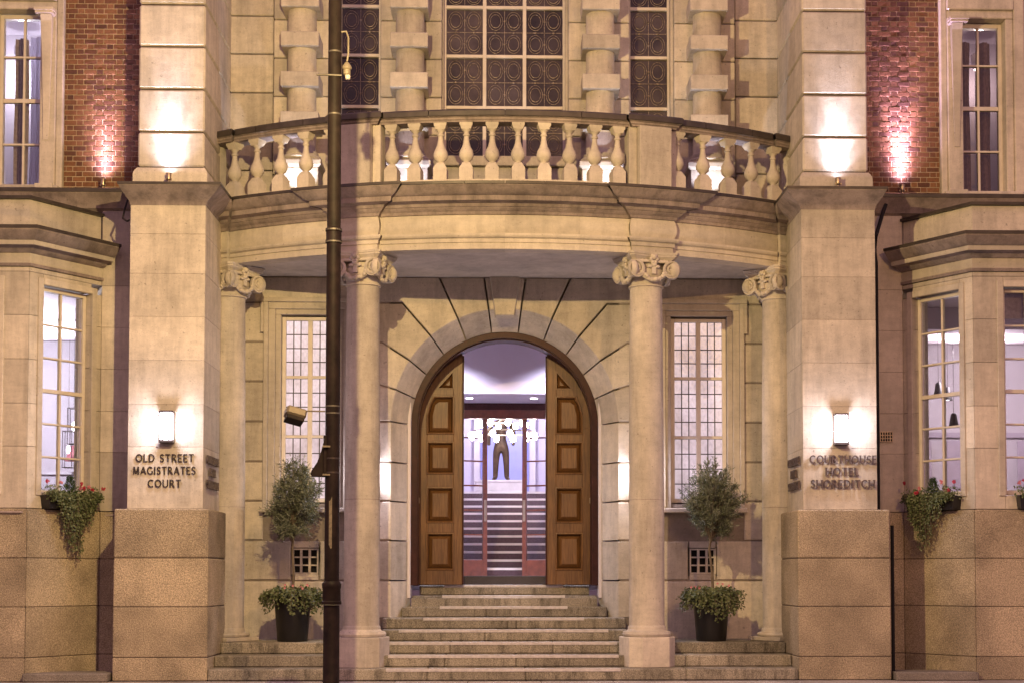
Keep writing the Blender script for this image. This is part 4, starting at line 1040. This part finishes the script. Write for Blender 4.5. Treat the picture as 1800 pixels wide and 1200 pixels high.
for k, (x, y, z) in enumerate(((6.33, 3.0, 3.93), (6.55, 3.3, 3.90), (6.38, 2.4, 3.42))):
    pn = thing('cone_pendant', ['black conical pendant with lit mouth hung highest in the bar room', 'black conical pendant beside the highest one in the bar room', 'black conical pendant hung low in the bar room', 'black conical pendant seen through the far front pane'][k], 'pendant lamp', (x, y, z), 'cone pendants in the bar room'); pn.scale = (.72, .72, .72)
    part('shade', MB().loft([[(r*math.cos(2*math.pi*q/16), r*math.sin(2*math.pi*q/16), zz_) for q in range(16)] for r, zz_ in ((.10, 0), (.055, .25), (.03, .28))], cap=False), 'shade', pn, 40)
    part('bulb', MB().ball((0, 0, .035), .05, 10, 6, (1.2, 1.2, .7)), 'downlight', pn, 60); part('cord', MB().tube([(0, 0, .27), (0, 0, (5.05 - z)/.72)], .005, 5), 'iron', pn)
# curtains
def curtain(name, label, x0, x1, y, z0, z1, mat, waves):
    n_ = int((x1 - x0)/.012); f = [(x0 + (x1 - x0)*k/n_, y + .03*math.sin(k*waves) + .012*math.sin(k*waves*2.7 + 1)) for k in range(n_ + 1)]
    rings = [[(a, b + (.02 if z < 7 else 0)*math.sin(a*30), z), (a, b + .008, z)] for z in (z0,) for a, b in f]
    mb = MB(); rows_ = [z0, (z0*2 + z1)/3, (z0 + z1*2)/3, z1]
    mb.loft([[(a + .01*math.sin(i_*2 + a*9), b, z) for a, b in f] + [(a + .01*math.sin(i_*2 + a*9), b + .01, z) for a, b in reversed(f)] for i_, z in enumerate(rows_)])
    o = thing(name, label, 'curtain', (0, 0, 0), None, mb.mesh(name, mat, 50)); return o
curtain('curtain', 'grey drawn-back curtain in the lilac lit upstairs window', -6.62, -6.44, 1.42, 6.5, 8.55, 'curtain_grey', .55)
curtain('curtain', 'pale net curtain glowing in the lilac lit upstairs window', -6.43, -5.98, 1.50, 6.5, 8.6, 'net', .45)
curtain('curtain', 'dark folded curtain on the brick side of the dim upstairs window', 6.05, 6.38, 1.42, 6.5, 8.62, 'curtain_dark', .5)
curtain('curtain', 'dark folded curtain on the outer half of the dim upstairs window', 6.46, 6.66, 1.42, 6.5, 8.62, 'curtain_dark', .5)

# ================================================================== LAMPS ON THE FACADE
def lantern(label, loc, group=None):
    o = thing('wall_lantern', label, 'wall lamp', loc, group)
    part('back_plate', MB().box(-.086, .086, -.010, -.001, -.20, .20), 'iron', o, None, .002)
    part('cap', MB().box(-.088, .088, -.135, -.0105, .176, .20), 'iron', o, None, .003)
    part('base', MB().box(-.088, .088, -.135, -.0105, -.20, -.165), 'iron', o, None, .003)
    fr = MB()
    for x in (-.082, .082): fr.box(x - .006, x + .006, -.132, -.120, -.164, .175); fr.box(x - .006, x + .006, -.024, -.0112, -.164, .175)
    fr.box(-.046, -.036, -.131, -.122, -.164, .175); fr.box(.036, .046, -.131, -.122, -.164, .175)
    for z in (-.125, .135): fr.box(-.075, .075, -.1305, -.1225, z - .005, z + .005)
    part('frame', fr, 'iron', o)
    part('glass', MB().box(-.070, .070, -.118, -.022, -.160, .172), 'lamp_glass', o, None, .004)
    light('lantern_glow', 'POINT', (0, -.22, 0), 26, (.92, .86, 1.0), o, shadow_soft_size=.07)
    return o
lantern('lit box lantern above the lettering OLD STREET MAGISTRATES COURT', (-4.238, .098, 3.175))
lantern('lit box lantern above the lettering COURTHOUSE HOTEL SHOREDITCH', (4.265, .098, 3.165))
for sg in (-1, 1):
    lantern('lit box lantern half hidden behind the column ' + ('next to the lamp post' if sg < 0 else 'away from the lamp post'), (sg*1.865, 2.098, 2.70))
def uplight(label, loc, tilt, power, col, size=58, blend=.6, cat='uplight', group='small uplights on the ledges', spill=()):
    o = thing('uplight', label, cat, loc, group)
    part('base', MB().lathe([(.04, 0), (.04, .012), (.012, .016), (.012, .05)], 14), 'brass', o, 40)
    b = part('body', MB().lathe([(.018, 0), (.03, .01), (.034, .03), (.034, .085), (.038, .088), (.038, .098), (.028, .098), (.026, .08)], 16), 'brass', o, 40)
    b.location = (0, 0, .045); b.rotation_euler = (tilt, 0, 0)
    part('clamp', MB().box(-.04, .04, -.008, .008, .05, .075), 'brass', o, None, .003)
    part('lens', MB().lathe([(.0245, .082), (.0245, .086), (.01, .087)], 12), 'led', b)
    l = light('uplight_beam', 'SPOT', (0, 0, .112), power, col, b, spot_size=R(size), spot_blend=blend, shadow_soft_size=.012)
    l.rotation_euler = (R(180), 0, 0)
    for sz, pw in spill:      # the reflector's narrow core, shoulder and spill
        l2 = light('uplight_spill', 'SPOT', (0, 0, .112), pw, col, b, spot_size=R(sz), spot_blend=1.0, shadow_soft_size=.012); l2.rotation_euler = (R(180), 0, 0)
    return o
LC = (.84, .79, 1.0)
uplight('brass uplight on the pier cap above OLD STREET lettering', (-4.255, .07, 6.247), R(-4), 330, LC, 28, 1.0, spill=((64, 190), (110, 40), (165, 6)))
uplight('brass uplight on the pier cap above COURTHOUSE lettering', (4.262, .07, 6.247), R(-4), 330, LC, 28, 1.0, spill=((64, 190), (110, 40), (165, 6)))
uplight('brass uplight washing the brickwork beside the lilac curtained window', (-5.31, .985, 6.389), R(-3), 560, (.95, .68, 1.0), 32, 1.0, spill=((62, 230), (110, 45), (160, 6)))
uplight('brass uplight washing the brickwork beside the dark curtained window', (5.32, .985, 6.389), R(-2.8), 1700, (.92, .62, 1.0), 38, 1.0, spill=((66, 330), (110, 55), (160, 6)))
NB = {(-1, 2.79): 'the outer banded column on the lamp post side', (-1, 1.31): 'the inner banded column on the lamp post side', (1, 1.31): 'the inner banded column away from the lamp post', (1, 2.79): 'the outer banded column away from the lamp post'}
for (sg, cx), nm in NB.items():
    uplight('balcony floor spotlight at the foot of ' + nm, (sg*cx, 1.08, 6.216), R(-14), 42, (.86, .84, 1.0), 100, .5, 'spotlight', 'spotlights behind the balustrade')

# ================================================================== PLANTS
def leaf_quad(mb, p, d, up_, L, W):
    d = d.normalized(); s = d.cross(up_)
    if s.length < .05: s = d.cross(Vector((1, 0, 0)))
    s.normalize(); nrm = s.cross(d)*L*.12
    mb.poly([p, p + d*L*.5 + s*W*.5 + nrm, p + d*L, p + d*L*.5 - s*W*.5 + nrm])
def rv(rnd): 
    while True:
        v = Vector((rnd.uniform(-1, 1), rnd.uniform(-1, 1), rnd.uniform(-1, 1)))
        if .05 < v.length < 1: return v
def olive(label, loc, seed, wd=.40):
    rnd = random.Random(seed); o = thing('olive_tree', label, 'tree', loc)
    top = Vector((.02, 0, .92)); bx_ = rnd.uniform(-.03, .03); tr_ = [(bx_, 0, 0), (bx_*.2 + .012, .005, .3), (-bx_*.5 - .01, 0, .62), top]
    tm = MB().tube(tr_, [.022, .019, .017, .014], 8); cm_ = MB(); tw = MB()
    for b in range(84):
        a = rnd.uniform(0, 2*math.pi); zr = rnd.random(); st = Vector((0, 0, .70 + .30*zr)) + Vector((rnd.uniform(-.01, .01), rnd.uniform(-.01, .01), 0))
        # target on an egg-shaped crown
        u = rnd.uniform(-.85, 1.0); wv = 1 + .16*math.sin(2*a + seed) + .13*math.sin(3*a + 5*u + seed*2); rad = wv*wd*math.sqrt(max(0, 1 - u*u))*(1.0 if u > 0 else 1.0 + .1*u)*rnd.choice((rnd.uniform(.4, 1.0), rnd.uniform(.8, 1.0), rnd.uniform(.9, 1.25)))
        tg = Vector((rad*math.cos(a), rad*math.sin(a)*.9, 1.24 + u*.52*rnd.uniform(.85, 1.08)))
        md = st.lerp(tg, .5) + Vector((0, 0, .03)) + rv(rnd)*.03
        pts = [st.lerp(md, t) if t <= 1 else md.lerp(tg, t - 1) for t in (0, .5, 1, 1.5, 2)]
        tm.tube(pts, [.007, .006, .005, .0035, .002], 5)
        for k in range(22):
            t = rnd.uniform(.55, 2.0); p = st.lerp(md, t) if t <= 1 else md.lerp(tg, t - 1)
            dr = (tg - st).normalized()
            # side shoot with leaves in pairs
            sd = (dr*.8 + rv(rnd)*.9 + Vector((0, 0, .15))).normalized(); SL = rnd.uniform(.05, .14)
            for q in range(5):
                pq = p + sd*SL*(q + 1)/5
                for s in (0, 1): leaf_quad(cm_, pq, sd*.55 + rv(rnd)*.8, rv(rnd), rnd.uniform(.045, .075), rnd.uniform(.009, .014))
    part('trunk', tm, 'bark', o, 60); part('crown', cm_, 'olive_leaf', o); return o
def planter(label, loc):
    o = thing('planter', label, 'planter', loc)
    mb = MB().lathe([(.196, 0), (.20, .01), (.248, .62), (.258, .622), (.258, .65), (.235, .65), (.225, .60)], 36)
    part('pot', mb, 'pot', o, 40); part('soil', MB().lathe([(.225, .585), (.224, .605), (.1, .612)], 24), 'soil', o); return o
def trailing(label, loc, seed, spread, hang, n_, flowers=8, cat='trailing plant'):
    rnd = random.Random(seed); o = thing('trailing_plant', label, cat, loc); mb = MB(); st = MB(); fl = MB()
    for s in range(n_):
        a = rnd.uniform(0, 2*math.pi); r0 = rnd.uniform(0, .16)
        front = .5 + .5*max(-1, min(1, -math.sin(a)))
        out = rnd.uniform(.22, .36)*spread; hg = rnd.uniform(.05, 1)*hang*(.45 + .55*front*rnd.random())
        p0 = Vector((r0*math.cos(a), r0*math.sin(a), 0)); p1 = Vector((out*.8*math.cos(a), out*.8*math.sin(a), rnd.uniform(.04, .13)))
        p2 = Vector((out*1.05*math.cos(a), out*1.05*math.sin(a), -hg*.5)); p3 = Vector((out*math.cos(a) + rnd.uniform(-.04, .04), out*math.sin(a), -hg))
        pts = []
        for k in range(9):
            t = k/8; pts.append(p0*(1-t)**3 + p1*3*t*(1-t)**2 + p2*3*t*t*(1-t) + p3*t**3)
        st.tube(pts, .003, 4)
        for k in range(1, 9):
            for q in range(4):
                p = pts[k] + rv(rnd)*.035; leaf_quad(mb, p, rv(rnd) + Vector((math.cos(a)*.5, math.sin(a)*.5, -.35)), Vector((math.cos(a), math.sin(a), .6)) + rv(rnd)*.5, rnd.uniform(.03, .05), rnd.uniform(.026, .042))
    part('stems', st, 'bark', o); part('foliage', mb, 'ivy_leaf', o)
    for f in range(flowers):
        a = rnd.uniform(math.pi*1.0, math.pi*2.0); r = rnd.uniform(.1, .3)*spread; c = Vector((r*math.cos(a), r*math.sin(a), rnd.uniform(.05, .12))); fm = MB()
        for k in range(5): leaf_quad(fm, c, Vector((math.cos(k*1.256), -.3, math.sin(k*1.256))), Vector((0, -1, 0)), .02, .018)
        part('flower', fm, 'flower_pink', o)
    return o
for sg, s1, s2 in ((-1, 'beneath the window behind the lamp post', 11), (1, 'beneath the window clear of the lamp post', 23)):
    px = -2.815 if sg < 0 else 2.765
    planter('tall tapered black planter ' + s1, (px, 1.30, .4415))
    olive('round-headed olive tree in the planter ' + s1, (px, 1.30, 1.05), s2, .345 if sg < 0 else .365)
    trailing('trailing ivy spilling over the planter ' + s1, (px, 1.28, 1.09), s2 + 1, 1.16, .40, 120, 7)
def window_box(label, base, dirn, nrm, L, seed, what, hang, flip=1, nst=70):
    rnd = random.Random(seed); t = Vector((*dirn, 0)).normalized(); nn = Vector((*nrm, 0)).normalized(); base = Vector(base)
    rz = math.atan2(t.y, t.x)
    o = thing('window_box', label, 'window box', tuple(base)); o.rotation_euler = (0, 0, rz)
    tr_ = MB().loft([[(-L/2 + .015 - e, -.07 - e, z), (L/2 - .015 + e, -.07 - e, z), (L/2 - .015 + e, .07 + e, z), (-L/2 + .015 - e, .07 + e, z)] for z, e in ((0, 0), (.15, .015), (.16, .022), (.175, .022))])
    part('trough', tr_, 'pot', o, None, .003)
    # mixed planting, a thing of its own
    g = thing('bedding_plants', what, 'plants', tuple(base + Vector((0, 0, .175)))); g.rotation_euler = (0, 0, rz)
    mb = MB(); st = MB()
    sgn = 1 if nn.dot(Vector((t.y, -t.x, 0))) > 0 else -1     # local -y faces the street when 1
    for s in range(nst):
        x = rnd.uniform(-L*.5, L*.5); c = flip*.02
        hg = hang*max(.08, 1 - abs((x - c*L)/(L*.40))**1.25)*rnd.uniform(.35, 1.05)
        p0 = Vector((x, 0, .0)); p1 = Vector((x, -sgn*rnd.uniform(.08, .16), rnd.uniform(.02, .10))); p3 = Vector((x + rnd.uniform(-.05, .05), -sgn*rnd.uniform(.075, .13), -hg)); p2 = p1.lerp(p3, .5) + Vector((0, -sgn*.04, 0))
        pts = [p0*(1-k/9)**3 + p1*3*(k/9)*(1-k/9)**2 + p2*3*(k/9)**2*(1-k/9) + p3*(k/9)**3 for k in range(10)]
        st.tube(pts, .0025, 4)
        for k in range(1, 10):
            for q in range(3 if hg > .2 else 2):
                leaf_quad(mb, pts[k] + rv(rnd)*.03, rv(rnd) + Vector((0, -sgn*.4, -.4)), Vector((0, -sgn, .6)) + rv(rnd)*.5, rnd.uniform(.022, .04), rnd.uniform(.02, .034))
    for s in range(34):   # upright leaves
        x = rnd.choice((-1, 1))*rnd.uniform(.10, .5)*L*1.05
        for q in range(9): leaf_quad(mb, Vector((x + rnd.uniform(-.05, .05), rnd.uniform(-.1, .06), rnd.uniform(-.03, .12))), rv(rnd) + Vector((0, 0, .3)), rv(rnd), rnd.uniform(.025, .045), rnd.uniform(.022, .036))
    part('stems', st, 'bark', g); part('foliage', mb, 'ivy_leaf', g)
    for f in range(8):
        x = rnd.choice((-1, 1))*rnd.uniform(.15, .55)*L; c = Vector((x, -sgn*rnd.uniform(.03, .13), rnd.uniform(.06, .20))); fm = MB()
        part('flower_stem', MB().tube([(x*.95, 0, 0), tuple(c)], .002, 4), 'ivy_leaf', g)
        for b in range(7):
            cc = c + rv(rnd)*.022
            for k in range(4): leaf_quad(fm, cc, Vector((math.cos(k*1.57), -sgn*.3, math.sin(k*1.57))), Vector((0, -sgn, 0)), .018, .016)
        part('flower', fm, rnd.choice(('flower_pink', 'flower_red', 'flower_red')), g)
    k_ = thing('dwarf_conifer', 'dwarf conifer in the middle of the window box ' + label.split(' sill ')[-1], 'shrub', tuple(base + Vector((0, 0, .175)))); k_.rotation_euler = (0, 0, rz)
    cmb = MB()
    for q in range(900):
        z = rnd.random()**1.1; r = .105*(1 - z*.75)*math.sqrt(rnd.random()); a = rnd.uniform(0, 6.283)
        leaf_quad(cmb, Vector((r*math.cos(a), r*math.sin(a), z*.24)), Vector((math.cos(a)*.5, math.sin(a)*.5, 1)) + rv(rnd)*.7, rv(rnd), rnd.uniform(.02, .045), .008)
    part('stem', MB().tube([(0, 0, 0), (0, 0, .2)], .006, 6), 'bark', k_); part('foliage', cmb, 'conifer_leaf', k_)
for sg in (-1, 1):
    t = Vector((-.65*sg, 1.0)).normalized(); nn = Vector((-sg*.838, -.545))
    m_ = Vector((sg*5.96, 0)) + Vector((-.65*sg, 1.0))*.52 + nn*.085
    window_box('black window box on the canted bay sill ' + ('in front of the bright room' if sg < 0 else 'in front of the bar room'), (m_.x, m_.y, 2.152), (-t.x*sg*-1, -t.y*sg*-1) if False else ((t.x, t.y) if sg < 0 else (-t.x, -t.y)), (nn.x, nn.y), .80, 40 + sg,
               'trailing ivy and red geraniums ' + ('below the bright room window' if sg < 0 else 'below the bar room window'), 0.80 if sg < 0 else .66, 1 if sg < 0 else -4, 190)
window_box('black window box on the front bay sill beside the right hand pane', (6.88, -.085, 2.152), (1, 0), (0, -1), .80, 77, 'small pink bedding flowers on the front bay sill', .06, 1, 30)

# ================================================================== STREET FURNITURE
lp = thing('lamp_post', 'tall dark brown street lamp column standing before the porch', 'lamp post', (-1.815, -3.2, 0)); lp.scale = (.89, .89, 1)
PZ_ = lambda v: 1.304 + (v - 1.304)*.9333
def PL(prof): return [(r_, PZ_(z_)) for r_, z_ in prof]
part('lower_shaft', MB().lathe([(.115, -.01), (.115, .05), (.098, .08), (.095, PZ_(.98))], 28), 'post', lp, 40)
part('base_collar', MB().lathe(PL([(.096, .985), (.118, .99), (.118, 1.02), (.108, 1.03), (.106, 1.16), (.112, 1.18), (.116, 1.215), (.104, 1.235), (.09, 1.25)]), 28), 'post', lp, 40)
part('middle_shaft', MB().lathe(PL([(.088, 1.24), (.085, 5.08)]), 28), 'post', lp, 40)
part('middle_collar', MB().lathe(PL([(.086, 5.07), (.098, 5.075), (.1, 5.10), (.092, 5.115), (.092, 5.20), (.1, 5.21), (.1, 5.235), (.084, 5.25)]), 28), 'post', lp, 40)
part('upper_shaft', MB().lathe(PL([(.082, 5.24), (.080, 6.5), (.078, 9.5), (.04, 9.6)]), 28), 'post_top', lp, 40)
for z, r_ in ((5.085, .1005), (5.222, .1005), (6.55, .083), (7.27, .082), (3.22, .089), (3.14, .089), (2.63, .090), (2.47, .090)):
    z = PZ_(z)
    part('clamp_band', MB().lathe([(r_ - .006, z - .009), (r_, z - .008), (r_, z + .008), (r_ - .006, z + .009)], 24), 'post_band' if z > 2.7 else 'iron', lp, 40)
part('bracket_arm', MB().tube([(0, 0, 8.9), (0, -.4, 9.1), (0, -1.2, 9.15)], .035, 8), 'post', lp, 40)
part('lamp_head', MB().loft([[(-.12, -1.15, z), (.12, -1.15, z), (.10, -1.75, z), (-.10, -1.75, z)] for z in (9.08, 9.2)]), 'post', lp, None, .02)
part('peeling_patch', MB().loft([[(.0885*math.sin(a), -.0885*math.cos(a), z + .03*math.sin(a*7 + z*3)) for z in (1.62, 1.80, 1.98, 2.12)] for a in (-.32, -.2, -.05, .1)], cap=False, closed=False), 'bark', lp)
cmr = thing('street_camera', 'fawn box camera on a thin arm clamped to the lamp post', 'camera', (-1.815, -3.2, 3.04)); cmr.scale = (.933,)*3
part('arm', MB().tube([(-.085, 0, 0), (-.33, 0, .004)], .009, 8), 'camera_body', cmr, 40)
b = part('casing', MB().box(-.115, .115, -.09, .09, -.055, .055), 'camera_body', cmr, None, .022); b.location = (-.42, -.01, -.03); b.rotation_euler = (R(-18), R(14), R(18))
part('lens_hood', MB().box(-.10, .10, -.08, .08, -.105, -.0555), 'post', cmr, None, .006).parent = b
part('bracket', MB().tube([(-.33, 0, .004), (-.36, 0, -.02), (-.32, 0, -.05)], .010, 7), 'post', cmr, 40)
sgn_ = thing('triangular_sign', 'dark triangular sign plate fixed low on the lamp post', 'road sign', (-1.815, -3.2, 2.345)); sgn_.scale = (.933,)*3; sgn_.rotation_euler = (0, 0, R(14))
pl_ = [(-.055, 0), (-.225, .0), (-.245, .03), (-.235, .07), (-.17, .17), (-.125, .30), (-.085, .46), (-.06, .52), (-.055, .52)]
part('plate', MB().loft([[(u, -.012, z) for u, z in pl_], [(u, .012, z) for u, z in pl_]]), 'post', sgn_, None, .003)
part('edge_flange', MB().box(-.105, -.07, -.045, -.0125, .03, .47), 'post', sgn_, None, .003)
for z in (.012, .33): part('fixing_clip', MB().box(-.12, -.02, -.075, -.046, z, z + .022), 'camera_body', sgn_, None, .003)
fs_ = thing('festoon_socket', 'cream cable and hanging socket on the upper lamp post', 'socket', (-1.815, -3.2, 6.62)); fs_.scale = (.933,)*3
part('cable', MB().tube([(.075, -.02, .50), (.13, -.02, .51), (.155, -.02, .44), (.155, -.02, .25), (.14, -.02, .16)], .011, 7), 'plastic', fs_, 40)
part('socket', MB().lathe([(.03, .0), (.042, .01), (.042, .06), (.055, .075), (.055, .10), (.02, .15)], 14, (.14, -.02)), 'plastic', fs_, 40)
part('cap', MB().lathe([(.02, -.05), (.03, -.04), (.03, .0)], 12, (.15, -.02)), 'paint_dim', fs_, 40)
part('strap', MB().tube([(-.20, -.05, -.005), (-.08, -.07, -.01), (.09, -.08, -.02)], .012, 6), 'post_band', fs_)

# street lamps that light the front (they stand in the street, outside the picture)
def street_lamp(label, x, y, z, px, power, col):
    o = thing('street_lamp', label, 'street lamp', (px, y, -.12))
    part('column', MB().lathe([(.11, 0), (.10, 1.2), (.07, 1.25), (.055, z + .5)], 16), 'post', o, 40)
    part('arm', MB().tube([(0, 0, z + .45), ((x - px)*.5, 0, z + .62), (x - px, 0, z + .52)], .03, 8), 'post', o, 40)
    part('hood', MB().loft([[(x - px + e, -f, z + h), (x - px + e, f, z + h), (x - px - e, f, z + h), (x - px - e, -f, z + h)] for e, f, h in ((.30, .14, .36), (.28, .12, .50), (.1, .06, .55))]), 'post', o, None, .01)
    part('lens', MB().loft([[(x - px + e, -f, z + h), (x - px + e, f, z + h), (x - px - e, f, z + h), (x - px - e, -f, z + h)] for e, f, h in ((.22, .10, .33), (.26, .12, .359))]), 'sodium', o)
    light('lamp_glow', 'POINT', (x - px, 0, z + .12), power, col, o, shadow_soft_size=.035)
street_lamp('street lamp with a long arm over the road before the entrance', -1.6, -6.8, 6.55, -5.2, POWER_A, COL_A)
street_lamp('street lamp on the far pavement to the right', 5.4, -20.3, 9.2, 6.6, POWER_B, COL_B)
